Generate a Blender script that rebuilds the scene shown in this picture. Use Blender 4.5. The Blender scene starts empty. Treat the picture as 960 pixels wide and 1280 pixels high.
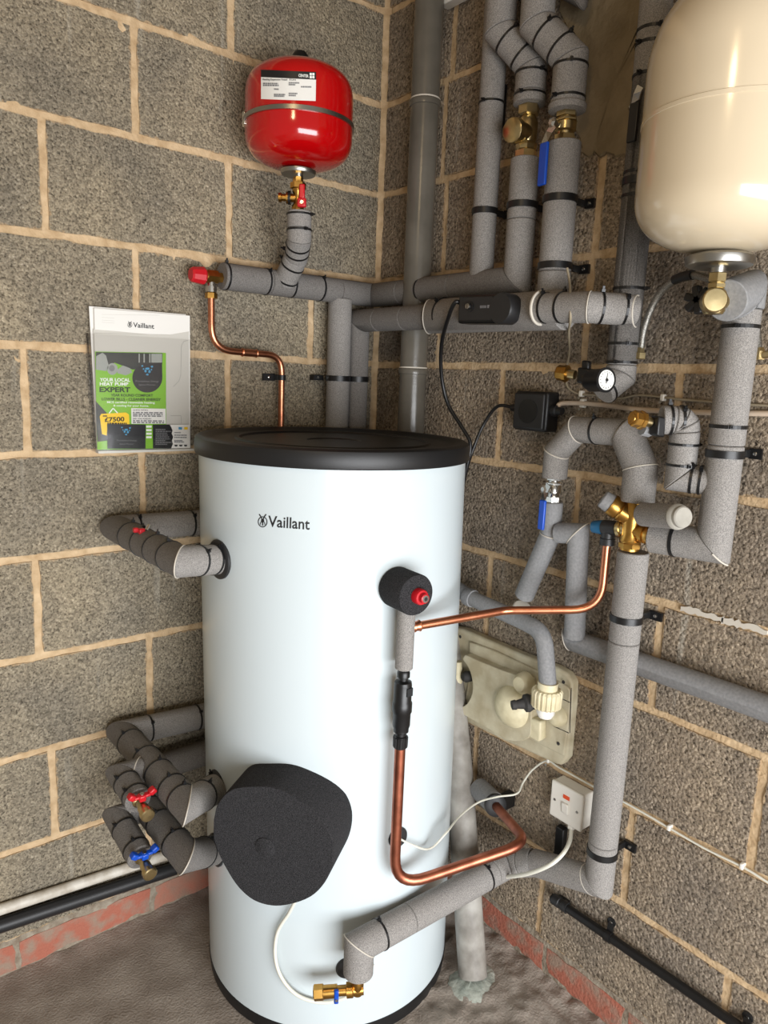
import bpy, bmesh, math, random
import numpy as np
from mathutils import Vector, Matrix
random.seed(7)
SC = bpy.context.scene
COL = SC.collection
V = Vector
# ------------------------------------------------------------------ camera
F = 906.02
CAM = V((-1.2933, -1.6527, 1.3903))
RM = Matrix(((0.77915, -0.62563, 0.03857), (-0.08336, -0.16440, -0.98286), (0.62125, 0.76259, -0.18025)))
cd = bpy.data.cameras.new('camera'); cam = bpy.data.objects.new('camera', cd); COL.objects.link(cam)
cd.sensor_fit = 'VERTICAL'; cd.sensor_height = 24; cd.lens = F * 24 / 1280
cd.clip_start = 0.02
m4 = Matrix((RM[0], -RM[1], -RM[2])).transposed().to_4x4(); m4.translation = CAM
cam.matrix_world = m4
SC.camera = cam
# ------------------------------------------------------------------ light
vs = SC.view_settings
vs.view_transform = 'Standard'; vs.look = 'None'; vs.gamma = 1; vs.use_curve_mapping = False
vs.exposure = -0.12
w = bpy.data.worlds.new('world'); SC.world = w; w.use_nodes = True
bg = w.node_tree.nodes['Background']; bg.inputs[0].default_value = (1.0, 0.90, 0.76, 1); bg.inputs[1].default_value = 0.31
def area(name, loc, target, sx, sy, power, color):
    l = bpy.data.lights.new(name, 'AREA'); l.shape = 'RECTANGLE'; l.size = sx; l.size_y = sy
    l.energy = power; l.color = color
    o = bpy.data.objects.new(name, l); COL.objects.link(o); o.location = loc
    o.rotation_euler = (V(target) - V(loc)).to_track_quat('-Z', 'Y').to_euler()
    return o
area('garage_doorway_daylight', (-1.05, -3.2, 0.70), (-0.45, 0, 0.42), 2.4, 1.3, 145, (0.95, 0.97, 1.0))
bl = bpy.data.lights.new('ceiling_bulb', 'POINT'); bl.energy = 15; bl.color = (1.0, 0.74, 0.42); bl.shadow_soft_size = 0.10
bo = bpy.data.objects.new('ceiling_bulb', bl); COL.objects.link(bo); bo.location = (-1.75, -1.6, 2.4)
# ------------------------------------------------------------------ pixel -> world
def ray(u, v): return RM.transposed() @ V(((u - 480) / F, (v - 640) / F, 1))
def at(u, v, wall, off=0.0):
    d = ray(u, v); i = {'L': 1, 'R': 0, 'F': 2}[wall]
    goal = off if wall == 'F' else -off
    return CAM + d * ((goal - CAM[i]) / d[i])
def atx(u, v, x): d = ray(u, v); return CAM + d * ((x - CAM.x) / d.x)
def aty(u, v, y): d = ray(u, v); return CAM + d * ((y - CAM.y) / d.y)
def atplane(u, v, p, n): d = ray(u, v); return CAM + d * ((p - CAM).dot(n) / d.dot(n))
CB = V((-0.3584, -0.3518, 0)); CT = V((-0.01265, 0.00917, 1)); CR = 0.290
def atcyl(u, v, off=0.0, base=None, R=None):
    base = base or CB; T = CT if base is CB else V((0, 0, 1)); R = (R or CR) + off
    d = ray(u, v); o = CAM
    ox = o.x - base.x - T.x * o.z; oy = o.y - base.y - T.y * o.z
    dx = d.x - T.x * d.z; dy = d.y - T.y * d.z
    a = dx * dx + dy * dy; b = 2 * (ox * dx + oy * dy); c = ox * ox + oy * oy - R * R
    D = max(b * b - 4 * a * c, 0)
    return o + d * ((-b - math.sqrt(D)) / (2 * a))
def ncyl(p, base=None):
    base = base or CB; T = CT if base is CB else V((0, 0, 1))
    return V((p.x - base.x - T.x * p.z, p.y - base.y - T.y * p.z, 0)).normalized()
# ------------------------------------------------------------------ materials
def lin(c): return tuple(((x / 255) / 12.92 if x / 255 <= 0.04045 else ((x / 255 + 0.055) / 1.055) ** 2.4) for x in c) + (1,)
MATS = {}
def mat(name, rgb, rough=0.6, metal=0.0, noise=0.0, nscale=60, bump=0.0, bscale=None, rgb2=None, coat=0.0, spec=None, lo=0.35, hi=0.65, detail=4, extra=None):
    m = bpy.data.materials.new(name); m.use_nodes = True; nt = m.node_tree; N = nt.nodes; L = nt.links
    b = N['Principled BSDF']; b.inputs['Roughness'].default_value = rough; b.inputs['Metallic'].default_value = metal
    if coat: b.inputs['Coat Weight'].default_value = coat; b.inputs['Coat Roughness'].default_value = 0.08
    if spec is not None: b.inputs['Specular IOR Level'].default_value = spec
    tc = N.new('ShaderNodeTexCoord')
    c1 = lin(rgb); c2 = lin(rgb2) if rgb2 else tuple(x * 0.6 for x in c1[:3]) + (1,)
    nz = N.new('ShaderNodeTexNoise'); nz.inputs['Scale'].default_value = nscale; nz.inputs['Detail'].default_value = detail
    L.new(tc.outputs['Object'], nz.inputs['Vector'])
    if noise:
        cr = N.new('ShaderNodeValToRGB'); cr.color_ramp.elements[0].position = lo; cr.color_ramp.elements[1].position = hi
        cr.color_ramp.elements[0].color = c2; cr.color_ramp.elements[1].color = c1
        L.new(nz.outputs['Fac'], cr.inputs['Fac'])
        mx = N.new('ShaderNodeMix'); mx.data_type = 'RGBA'; mx.inputs['Factor'].default_value = noise
        mx.inputs['A'].default_value = c1; L.new(cr.outputs['Color'], mx.inputs['B'])
        L.new(mx.outputs['Result'], b.inputs['Base Color'])
    else:
        b.inputs['Base Color'].default_value = c1
    if bump:
        bn = N.new('ShaderNodeTexNoise'); bn.inputs['Scale'].default_value = bscale or nscale; bn.inputs['Detail'].default_value = 5
        L.new(tc.outputs['Object'], bn.inputs['Vector'])
        bp = N.new('ShaderNodeBump'); bp.inputs['Distance'].default_value = bump; bp.inputs['Strength'].default_value = 1.0
        L.new(bn.outputs['Fac'], bp.inputs['Height']); L.new(bp.outputs['Normal'], b.inputs['Normal'])
    MATS[name] = m; return m
def blockmat(name, light, mid, dark, axis, scale=1.0, bumpd=0.004):
    m = bpy.data.materials.new(name); m.use_nodes = True; nt = m.node_tree; N = nt.nodes; L = nt.links
    b = N['Principled BSDF']; b.inputs['Roughness'].default_value = 0.95; b.inputs['Specular IOR Level'].default_value = 0.15
    tc = N.new('ShaderNodeTexCoord')
    nw = N.new('ShaderNodeTexNoise'); nw.inputs['Scale'].default_value = 90 * scale; nw.inputs['Detail'].default_value = 3
    L.new(tc.outputs['Object'], nw.inputs['Vector'])
    ad = N.new('ShaderNodeMix'); ad.data_type = 'VECTOR'; ad.inputs['Factor'].default_value = 0.004
    L.new(tc.outputs['Object'], ad.inputs['A']); L.new(nw.outputs['Color'], ad.inputs['B'])
    vo = N.new('ShaderNodeTexVoronoi'); vo.inputs['Scale'].default_value = 190 * scale; vo.inputs['Randomness'].default_value = 1
    L.new(ad.outputs['Result'], vo.inputs['Vector'])
    n1 = N.new('ShaderNodeTexNoise'); n1.inputs['Scale'].default_value = 230 * scale; n1.inputs['Detail'].default_value = 6; n1.inputs['Roughness'].default_value = 0.7
    L.new(tc.outputs['Object'], n1.inputs['Vector'])
    n2 = N.new('ShaderNodeTexNoise'); n2.inputs['Scale'].default_value = 5; n2.inputs['Detail'].default_value = 5
    L.new(tc.outputs['Object'], n2.inputs['Vector'])
    cr = N.new('ShaderNodeValToRGB'); e = cr.color_ramp.elements
    e[0].position = 0.34; e[0].color = lin(dark); e[1].position = 0.70; e[1].color = lin(light)
    x = e.new(0.48); x.color = lin(mid); x = e.new(0.58); x.color = lin(mid)
    L.new(n1.outputs['Fac'], cr.inputs['Fac'])
    cr2 = N.new('ShaderNodeValToRGB'); e = cr2.color_ramp.elements
    e[0].position = 0.35; e[0].color = (0.80, 0.80, 0.80, 1); e[1].position = 0.68; e[1].color = (1.12, 1.08, 1.0, 1)
    L.new(n2.outputs['Fac'], cr2.inputs['Fac'])
    mu = N.new('ShaderNodeMix'); mu.data_type = 'RGBA'; mu.blend_type = 'MULTIPLY'; mu.inputs['Factor'].default_value = 1
    L.new(cr.outputs['Color'], mu.inputs['A']); L.new(cr2.outputs['Color'], mu.inputs['B'])
    # each stone grain its own tone
    hs = N.new('ShaderNodeSeparateColor'); L.new(vo.outputs['Color'], hs.inputs['Color'])
    mr = N.new('ShaderNodeMapRange'); mr.inputs['To Min'].default_value = 0.72; mr.inputs['To Max'].default_value = 1.30
    L.new(hs.outputs['Red'], mr.inputs['Value'])
    mu2 = N.new('ShaderNodeMix'); mu2.data_type = 'RGBA'; mu2.blend_type = 'MULTIPLY'; mu2.inputs['Factor'].default_value = 1
    L.new(mu.outputs['Result'], mu2.inputs['A']); L.new(mr.outputs['Result'], mu2.inputs['B'])
    # mortar smeared ragged over the arrises of each block
    sx = N.new('ShaderNodeSeparateXYZ'); L.new(tc.outputs['Generated'], sx.inputs[0])
    def M(op, a, b2=None, c=None):
        q = N.new('ShaderNodeMath'); q.operation = op
        for k, v in enumerate((a, b2, c)):
            if v is None: continue
            if isinstance(v, (int, float)): q.inputs[k].default_value = v
            else: L.new(v, q.inputs[k])
        return q.outputs[0]
    ex = M('MULTIPLY', M('MINIMUM', sx.outputs[axis], M('SUBTRACT', 1.0, sx.outputs[axis])), 0.435)
    ez = M('MULTIPLY', M('MINIMUM', sx.outputs['Z'], M('SUBTRACT', 1.0, sx.outputs['Z'])), 0.21)
    dm = M('MINIMUM', ex, ez)
    n3 = N.new('ShaderNodeTexNoise'); n3.inputs['Scale'].default_value = 55; n3.inputs['Detail'].default_value = 8; n3.inputs['Roughness'].default_value = 0.7
    L.new(tc.outputs['Object'], n3.inputs['Vector'])
    th = M('MULTIPLY', M('SUBTRACT', n3.outputs['Fac'], 0.42), 0.030)
    mk = N.new('ShaderNodeMapRange'); mk.inputs['From Min'].default_value = 0.0012; mk.inputs['From Max'].default_value = -0.0012
    L.new(M('SUBTRACT', dm, th), mk.inputs['Value'])
    mm = N.new('ShaderNodeMix'); mm.data_type = 'RGBA'; L.new(M('MULTIPLY', mk.outputs['Result'], 0.8), mm.inputs['Factor'])
    L.new(mu2.outputs['Result'], mm.inputs['A']); mm.inputs['B'].default_value = lin((196, 168, 132))
    # pale lime bloom in thin vertical runs
    mp = N.new('ShaderNodeMapping'); mp.inputs['Scale'].default_value = (26, 26, 1.6); L.new(tc.outputs['Object'], mp.inputs['Vector'])
    n4 = N.new('ShaderNodeTexNoise'); n4.inputs['Scale'].default_value = 1.0; n4.inputs['Detail'].default_value = 6; L.new(mp.outputs['Vector'], n4.inputs['Vector'])
    ml = N.new('ShaderNodeMapRange'); ml.inputs['From Min'].default_value = 0.64; ml.inputs['From Max'].default_value = 0.74; ml.inputs['To Max'].default_value = 0.45
    L.new(n4.outputs['Fac'], ml.inputs['Value'])
    m5 = N.new('ShaderNodeMix'); m5.data_type = 'RGBA'; L.new(ml.outputs['Result'], m5.inputs['Factor'])
    L.new(mm.outputs['Result'], m5.inputs['A']); m5.inputs['B'].default_value = lin((206, 200, 186))
    L.new(m5.outputs['Result'], b.inputs['Base Color'])
    # relief: rounded grains with open pits between them
    su = N.new('ShaderNodeMath'); su.operation = 'MULTIPLY_ADD'; su.inputs[1].default_value = -0.8
    L.new(vo.outputs['Distance'], su.inputs[0])
    L.new(n1.outputs['Fac'], su.inputs[2])
    bp = N.new('ShaderNodeBump'); bp.inputs['Distance'].default_value = bumpd; bp.inputs['Strength'].default_value = 1.0
    L.new(su.outputs[0], bp.inputs['Height']); L.new(bp.outputs['Normal'], b.inputs['Normal'])
    MATS[name] = m; return m
blockmat('block_left', (216, 206, 186), (160, 150, 132), (70, 63, 55), 'X', bumpd=0.005)
blockmat('block_right', (226, 211, 190), (166, 152, 135), (58, 50, 44), 'Y', scale=0.82, bumpd=0.007)
mat('mortar', (214, 188, 152), 0.95, noise=1, nscale=40, rgb2=(180, 152, 116), bump=0.003, bscale=140, lo=0.3, hi=0.7, detail=8, spec=0.1)
mat('render_patch', (150, 134, 108), 0.9, noise=1, nscale=9, rgb2=(118, 104, 80), bump=0.012, bscale=18, lo=0.3, hi=0.7, detail=10, spec=0.2)
mat('brick', (168, 104, 86), 0.9, noise=1, nscale=24, rgb2=(152, 130, 114), bump=0.003, bscale=160, lo=0.36, hi=0.56, detail=10, spec=0.15)
mat('brick_pale', (180, 116, 96), 0.9, noise=1, nscale=18, rgb2=(150, 128, 112), bump=0.002, bscale=200, lo=0.3, hi=0.7, detail=10, spec=0.15)
mat('brick_mortar', (160, 150, 134), 0.95, noise=1, nscale=50, rgb2=(128, 114, 98), bump=0.004, bscale=130, detail=8, spec=0.1)
mat('floor', (168, 158, 147), 0.93, noise=1, nscale=14, rgb2=(136, 125, 114), bump=0.0022, bscale=190, lo=0.3, hi=0.72, detail=12, spec=0.2)
mat('cement', (178, 180, 168), 0.85, noise=1, nscale=25, rgb2=(130, 136, 126), bump=0.004, bscale=60, detail=8)
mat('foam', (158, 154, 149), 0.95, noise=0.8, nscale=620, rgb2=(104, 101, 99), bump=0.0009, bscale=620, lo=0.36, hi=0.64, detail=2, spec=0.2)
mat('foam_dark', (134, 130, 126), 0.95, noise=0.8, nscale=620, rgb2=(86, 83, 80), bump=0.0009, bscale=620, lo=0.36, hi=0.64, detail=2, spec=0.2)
mat('foam_smooth', (144, 144, 144), 0.8, noise=0.4, nscale=200, rgb2=(104, 105, 108), bump=0.0006, bscale=200, spec=0.3)
mat('black_foam', (66, 65, 67), 0.95, noise=1, nscale=560, rgb2=(30, 30, 31), bump=0.0014, bscale=560, lo=0.36, hi=0.74, detail=2, spec=0.2)
mat('foam_pale', (164, 160, 150), 0.8, noise=0.4, nscale=60)
mat('glue', (200, 193, 180), 0.7)
mat('black_plastic', (20, 20, 21), 0.38, bump=0.0001, bscale=300)
mat('black_satin', (34, 34, 35), 0.45, bump=0.00015, bscale=500)
mat('lid_black', (20, 20, 21), 0.45, bump=0.0002, bscale=600)
mat('jacket', (200, 210, 213), 0.24, coat=0.15, bump=0.0006, bscale=4)
mat('print_black', (22, 24, 26), 0.6)
mat('red_paint', (178, 5, 9), 0.14, coat=0.6)
mat('cream_paint', (212, 196, 168), 0.18, coat=0.5)
mat('red_plastic', (190, 22, 34), 0.35)
mat('blue_plastic', (12, 72, 178), 0.35)
mat('teal_plastic', (16, 84, 122), 0.35)
mat('brass', (206, 160, 84), 0.30, metal=1, noise=0.5, nscale=60, rgb2=(150, 108, 50))
mat('pale_brass', (205, 186, 140), 0.28, metal=1, noise=0.4, nscale=60, rgb2=(150, 130, 90))
mat('chrome', (214, 212, 206), 0.2, metal=1)
mat('copper', (226, 152, 116), 0.33, metal=1, noise=0.8, nscale=30, rgb2=(186, 112, 82), lo=0.3, hi=0.7)
mat('copper_dull', (196, 122, 96), 0.4, metal=1, noise=0.9, nscale=28, rgb2=(140, 82, 64), lo=0.3, hi=0.7)
mat('steel', (168, 166, 160), 0.32, metal=1)
mat('braid', (190, 188, 180), 0.38, metal=0.9, noise=0.9, nscale=700, rgb2=(90, 88, 84), bump=0.0008, bscale=700)
mat('soil_plastic', (104, 99, 90), 0.25, noise=0.6, nscale=14, rgb2=(82, 78, 70), bump=0.0003, bscale=80, detail=8)
mat('clay_pipe', (168, 164, 156), 0.6, noise=1, nscale=14, rgb2=(112, 106, 98), bump=0.001, bscale=60, detail=10)
mat('white_plastic', (232, 228, 218), 0.38)
mat('white_cable', (222, 220, 206), 0.45)
mat('pink_cable', (210, 190, 168), 0.45)
mat('grey_cable', (150, 138, 116), 0.55)
mat('white_pipe', (208, 202, 190), 0.5, noise=1, nscale=30, rgb2=(170, 160, 144), detail=8, lo=0.3, hi=0.6)
mat('cream_plastic', (206, 198, 172), 0.55, noise=0.8, nscale=22, rgb2=(166, 152, 122), detail=9, bump=0.0008, bscale=60, lo=0.35, hi=0.7)
mat('cream_plastic_light', (222, 212, 178), 0.5, noise=0.6, nscale=30, rgb2=(180, 166, 130), detail=8, bump=0.0008, bscale=60)
mat('dark_rubber', (52, 50, 48), 0.75, noise=0.5, nscale=60)
mat('paper', (228, 226, 220), 0.6)
mat('paper_grey', (196, 193, 184), 0.6)
mat('paper_line', (150, 148, 142), 0.7)
mat('leaf_green', (122, 180, 36), 0.45)
mat('leaf_dark', (38, 44, 42), 0.4)
mat('leaf_grey', (150, 154, 148), 0.4)
mat('card_black', (24, 24, 27), 0.4)
mat('print_white', (236, 238, 232), 0.5)
mat('print_yellow', (246, 202, 24), 0.5)
mat('print_blue', (70, 150, 190), 0.5)
mat('print_dark_green', (20, 46, 16), 0.5)
mat('print_grey', (118, 118, 120), 0.5)
mat('neon_orange', (226, 84, 40), 0.4)
mat('face_white', (228, 228, 222), 0.4)
m = mat('clear_acrylic', (240, 240, 238), 0.06)
nt = m.node_tree; tr = nt.nodes.new('ShaderNodeBsdfTransparent'); gs = nt.nodes.new('ShaderNodeBsdfGlossy'); gs.inputs['Roughness'].default_value = 0.08
tr.inputs['Color'].default_value = (0.97, 0.97, 0.97, 1)
ms = nt.nodes.new('ShaderNodeMixShader'); ms.inputs[0].default_value = 0.035
nt.links.new(tr.outputs[0], ms.inputs[1]); nt.links.new(gs.outputs[0], ms.inputs[2])
nt.links.new(ms.outputs[0], nt.nodes['Material Output'].inputs['Surface'])
# ------------------------------------------------------------------ objects
def obj(name, bm, m, parent=None, smooth=True, bevel=0.0, segs=2):
    me = bpy.data.meshes.new(name)
    bmesh.ops.recalc_face_normals(bm, faces=bm.faces)
    for f in bm.faces: f.smooth = smooth
    bm.to_mesh(me); bm.free()
    me.materials.append(MATS[m])
    o = bpy.data.objects.new(name, me); COL.objects.link(o)
    if parent is not None:
        o.parent = parent
        if parent.type == 'EMPTY': o.location = -parent.location
    if smooth and len(me.polygons):
        me.set_sharp_from_angle(angle=math.radians(38))
    if bevel:
        mod = o.modifiers.new('bevel', 'BEVEL'); mod.width = bevel; mod.segments = segs; mod.limit_method = 'ANGLE'; mod.angle_limit = math.radians(40)
    return o
def tag(o, label=None, cat=None, group=None, kind=None):
    if label: o['label'] = label
    if cat: o['category'] = cat
    if group: o['group'] = group
    if kind: o['kind'] = kind
    return o
def thing(name, label, cat, loc, group=None):
    o = bpy.data.objects.new(name, None); COL.objects.link(o); o.location = loc; o.empty_display_size = 0.05
    return tag(o, label, cat, group)
def perp(d):
    d = d.normalized(); a = V((0, 0, 1)) if abs(d.z) < 0.9 else V((1, 0, 0))
    x = d.cross(a).normalized(); return x, d.cross(x).normalized()
def fillet(pts, r, n=8):
    pts = [V(p) for p in pts]; out = [pts[0]]
    for i in range(1, len(pts) - 1):
        a, b, c = pts[i - 1], pts[i], pts[i + 1]
        u = (a - b); v = (c - b); lu = u.length; lv = v.length; u.normalize(); v.normalize()
        rr = r[i - 1] if isinstance(r, (list, tuple)) else r
        ang = u.angle(v, math.pi)
        if rr <= 0 or ang > 3.1: out.append(b); continue
        t = min(rr / math.tan(ang / 2), lu * 0.48, lv * 0.48)
        p0 = b + u * t; p1 = b + v * t
        for k in range(n + 1):
            s = k / n; out.append(p0 * (1 - s) ** 2 + b * 2 * s * (1 - s) + p1 * s * s)
    out.append(pts[-1]); return out
def smooth_path(pts, n=8):
    pts = [V(p) for p in pts]; P = [2 * pts[0] - pts[1]] + pts + [2 * pts[-1] - pts[-2]]; out = []
    for i in range(1, len(P) - 2):
        a, b, c, d = P[i - 1:i + 3]
        for k in range(n):
            t = k / n
            out.append(0.5 * ((2 * b) + (c - a) * t + (2 * a - 5 * b + 4 * c - d) * t * t + (3 * b - a - 3 * c + d) * t ** 3))
    out.append(pts[-1]); return out
def sweep(bm, pts, r, seg=24, n0=None, n1=None, cap=True, edge=0.0):
    pts = [V(p) for p in pts]
    P = [pts[0]]
    for p in pts[1:]:
        if (p - P[-1]).length > 1e-6: P.append(p)
    pts = P; n = len(pts)
    d = [(pts[i + 1] - pts[i]).normalized() for i in range(n - 1)]
    x, y = perp(d[0]); rings = []
    rf = r if callable(r) else (lambda t: r)
    for i in range(n):
        din = d[max(i - 1, 0)]; 
        if i > 1:
            q = d[i - 2].rotation_difference(d[i - 1]); x = q @ x; y = q @ y
        if i == 0: nn = n0 or d[0]
        elif i == n - 1: nn = n1 or d[-1]
        else: nn = (d[i - 1] + d[i]).normalized()
        rr = rf(i / (n - 1)); ring = []
        for k in range(seg):
            a = 2 * math.pi * k / seg; c = x * math.cos(a) * rr + y * math.sin(a) * rr
            den = din.dot(nn); t = -(c.dot(nn)) / den if abs(den) > 0.1 else 0
            ring.append(bm.verts.new(pts[i] + c + din * t))
        rings.append(ring)
    for i in range(n - 1):
        for k in range(seg):
            bm.faces.new((rings[i][k], rings[i][(k + 1) % seg], rings[i + 1][(k + 1) % seg], rings[i + 1][k]))
    if cap:
        for ring, q in ((rings[0], pts[0]), (rings[-1], pts[-1])):
            bm.faces.new(ring)
    return bm
def tube(name, pts, r, m, parent=None, seg=16, bend=0.0, n0=None, n1=None, **kw):
    if bend: pts = fillet(pts, bend)
    return obj(name, sweep(bmesh.new(), pts, r, seg, n0, n1), m, parent, **kw)
def lathe(name, prof, origin, axis, m, parent=None, seg=32, ridges=0, rdepth=0.0, smooth=True):
    bm = bmesh.new(); ax = V(axis).normalized(); x, y = perp(ax); o = V(origin); rings = []
    for (h, r) in prof:
        ring = []
        for k in range(seg):
            a = 2 * math.pi * k / seg; rr = r
            if ridges and r > 0: rr = r + rdepth * (1 if math.sin(a * ridges) > 0 else 0)
            ring.append(bm.verts.new(o + ax * h + (x * math.cos(a) + y * math.sin(a)) * max(rr, 1e-5)))
        rings.append(ring)
    for i in range(len(rings) - 1):
        for k in range(seg):
            bm.faces.new((rings[i][k], rings[i][(k + 1) % seg], rings[i + 1][(k + 1) % seg], rings[i + 1][k]))
    bm.faces.new(rings[0]); bm.faces.new(rings[-1])
    return obj(name, bm, m, parent, smooth)
def add_box(bm, c, ax, ay, az, sx, sy, sz):
    c = V(c); ax, ay, az = V(ax).normalized() * sx / 2, V(ay).normalized() * sy / 2, V(az).normalized() * sz / 2
    vv = [bm.verts.new(c + ax * i + ay * j + az * k) for i in (-1, 1) for j in (-1, 1) for k in (-1, 1)]
    for f in ((0, 1, 3, 2), (4, 6, 7, 5), (0, 4, 5, 1), (2, 3, 7, 6), (0, 2, 6, 4), (1, 5, 7, 3)): bm.faces.new([vv[i] for i in f])
    return bm
def box(name, c, ax, ay, az, sx, sy, sz, m, parent=None, bevel=0.0, segs=2):
    return obj(name, add_box(bmesh.new(), c, ax, ay, az, sx, sy, sz), m, parent, smooth=bool(bevel), bevel=bevel, segs=segs)
def prism(name, outline, d, m, parent=None, bevel=0.0, segs=2, smooth=True):
    bm = bmesh.new(); a = [bm.verts.new(V(p)) for p in outline]; b = [bm.verts.new(V(p) + V(d)) for p in outline]
    n = len(a); bm.faces.new(a); bm.faces.new(b)
    for i in range(n): bm.faces.new((a[i], a[(i + 1) % n], b[(i + 1) % n], b[i]))
    return obj(name, bm, m, parent, smooth, bevel, segs)
def ringband(bm, c, d, r0, r1, wd, seg=28, x=None):
    x, y = perp(d); d = d.normalized(); R = []
    for (h, r) in ((-wd / 2, r0), (-wd / 2, r1), (wd / 2, r1), (wd / 2, r0)):
        R.append([bm.verts.new(c + d * h + (x * math.cos(2 * math.pi * k / seg) + y * math.sin(2 * math.pi * k / seg)) * r) for k in range(seg)])
    for i in range(4):
        for k in range(seg): bm.faces.new((R[i][k], R[i][(k + 1) % seg], R[(i + 1) % 4][(k + 1) % seg], R[(i + 1) % 4][k]))
def tie(parent, c, d, r, head=None, wd=0.0042):
    bm = bmesh.new(); ringband(bm, c, d, r - 0.001, r + 0.0013, wd)
    h = head if head is not None else V((random.uniform(-1, 0.2), random.uniform(-1, 0.2), 0.9))
    h = h - d.normalized() * h.dot(d.normalized()); h.normalize(); t = d.cross(h).normalized()
    add_box(bm, c + h * (r + 0.003), h, t, d, 0.006, 0.006, 0.0065)
    add_box(bm, c + h * (r + 0.006) , h, t, d, 0.010, 0.0015, 0.004)
    return obj('cable_tie', bm, 'black_plastic', parent, smooth=False)
def foam(parent, pts, D, m='foam', n0=None, n1=None, seams=(), splits=(), seg=32, radii=None):
    """mitred lengths of pipe lagging, one object for each length"""
    pts = [V(p) for p in pts]; n = len(pts); r = D / 2
    dr = [(pts[i + 1] - pts[i]).normalized() for i in range(n - 1)]
    for i in range(n - 1):
        a, b = pts[i], pts[i + 1]
        na = (dr[i - 1] + dr[i]).normalized() if i > 0 else (n0 or dr[0])
        nb = (dr[i] + dr[i + 1]).normalized() if i < n - 2 else (n1 or dr[-1])
        cuts = [0] + sorted(t for (k, t) in splits if k == i) + [1]
        for j in range(len(cuts) - 1):
            p = a.lerp(b, cuts[j]); q = a.lerp(b, cuts[j + 1]); g = 0.0005
            ca = na if j == 0 else dr[i]; cb = nb if j == len(cuts) - 2 else dr[i]
            bm = bmesh.new(); e = 0.0022
            L = (q - p).length
            # rounded lips at butt joints
            prof = [p + dr[i] * g, p + dr[i] * min(e, L * 0.2), q - dr[i] * min(e, L * 0.2), q - dr[i] * g]
            nl = 4; x, y = perp(dr[i]); rings = []
            for k2, (pt, nn, rr) in enumerate(((prof[0], ca, r - 0.0016), (prof[1], ca, r), (prof[2], cb, r), (prof[3], cb, r - 0.0016))):
                ring = []
                for k in range(seg):
                    an = 2 * math.pi * k / seg; c = (x * math.cos(an) + y * math.sin(an)) * rr
                    ring.append(bm.verts.new(pt + c - dr[i] * (c.dot(nn) / dr[i].dot(nn))))
                rings.append(ring)
            for k2 in range(3):
                for k in range(seg): bm.faces.new((rings[k2][k], rings[k2][(k + 1) % seg], rings[k2 + 1][(k + 1) % seg], rings[k2 + 1][k]))
            bm.faces.new(rings[0]); bm.faces.new(rings[3])
            obj('foam_sleeve', bm, m, parent)
        if i < n - 2 and i in seams: seam(parent, b, dr[i], nb, r)
def seam(parent, b, d, nn, r, th=0.0013, m='glue', arc=(0, 1), seg=40):
    x, y = perp(d); pts = []
    for k in range(seg + 1):
        a = 2 * math.pi * (arc[0] + (arc[1] - arc[0]) * k / seg); c = (x * math.cos(a) + y * math.sin(a)) * (r + 0.0002)
        pts.append(b + c - d * (c.dot(nn) / d.dot(nn)))
    return obj('glue_seam', sweep(bmesh.new(), pts, th, 6, cap=True), m, parent)
def ties(parent, pts, D, spec, wd=0.0042):
    for (i, t) in spec:
        a, b = V(pts[i]), V(pts[i + 1]); tie(parent, a.lerp(b, t), (b - a), D / 2, wd=wd)
def clip(c, d, D, wall, side, label, tab=0.022):
    """black saddle clip round a pipe with its screw tab on the wall"""
    c = V(c); d = V(d).normalized(); r = D / 2
    t = thing('pipe_clip', label, 'pipe clip', c, 'black clips holding the pipes')
    bm = bmesh.new(); ringband(bm, c, d, r - 0.001, r + 0.0022, 0.013)
    obj('band', bm, 'black_plastic', t, smooth=True)
    nrm = V((0, -1, 0)) if wall == 'L' else V((-1, 0, 0))
    along = nrm.cross(d).normalized()
    s = side * (1 if along.dot(V((1, -1, 0))) > 0 else -1)
    off = -c.y if wall == 'L' else -c.x
    foot = c - nrm * (off - 0.004)
    p = foot + along * s * (r * 0.45 + tab * 0.5)
    bm = bmesh.new(); add_box(bm, p, along, d, nrm, tab, 0.018, 0.007)
    add_box(bm, foot + nrm * (off - r) * 0.5 + along * s * (r * 0.45), along, d, nrm, 0.005, 0.013, off)
    wt = obj('wall_tab', bm, 'black_plastic', t, smooth=False)
    lathe('screw', [(0, 0.0034), (0.0015, 0.0034), (0.0022, 0.002)], p + nrm * 0.0035, nrm, 'chrome', wt, seg=12)
    return t
def textmesh(body, bold=0.0, font_space=1.0):
    cu = bpy.data.curves.new('t', 'FONT'); cu.body = body; cu.size = 1; cu.offset = bold; cu.space_character = font_space
    cu.fill_mode = 'FRONT'; cu.resolution_u = 3
    o = bpy.data.objects.new('t', cu); COL.objects.link(o)
    dg = bpy.context.evaluated_depsgraph_get(); me = bpy.data.meshes.new_from_object(o.evaluated_get(dg))
    bpy.data.objects.remove(o); 
    vs = [tuple(v.co) for v in me.vertices]; fs = [tuple(p.vertices) for p in me.polygons]
    return vs, fs
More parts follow.
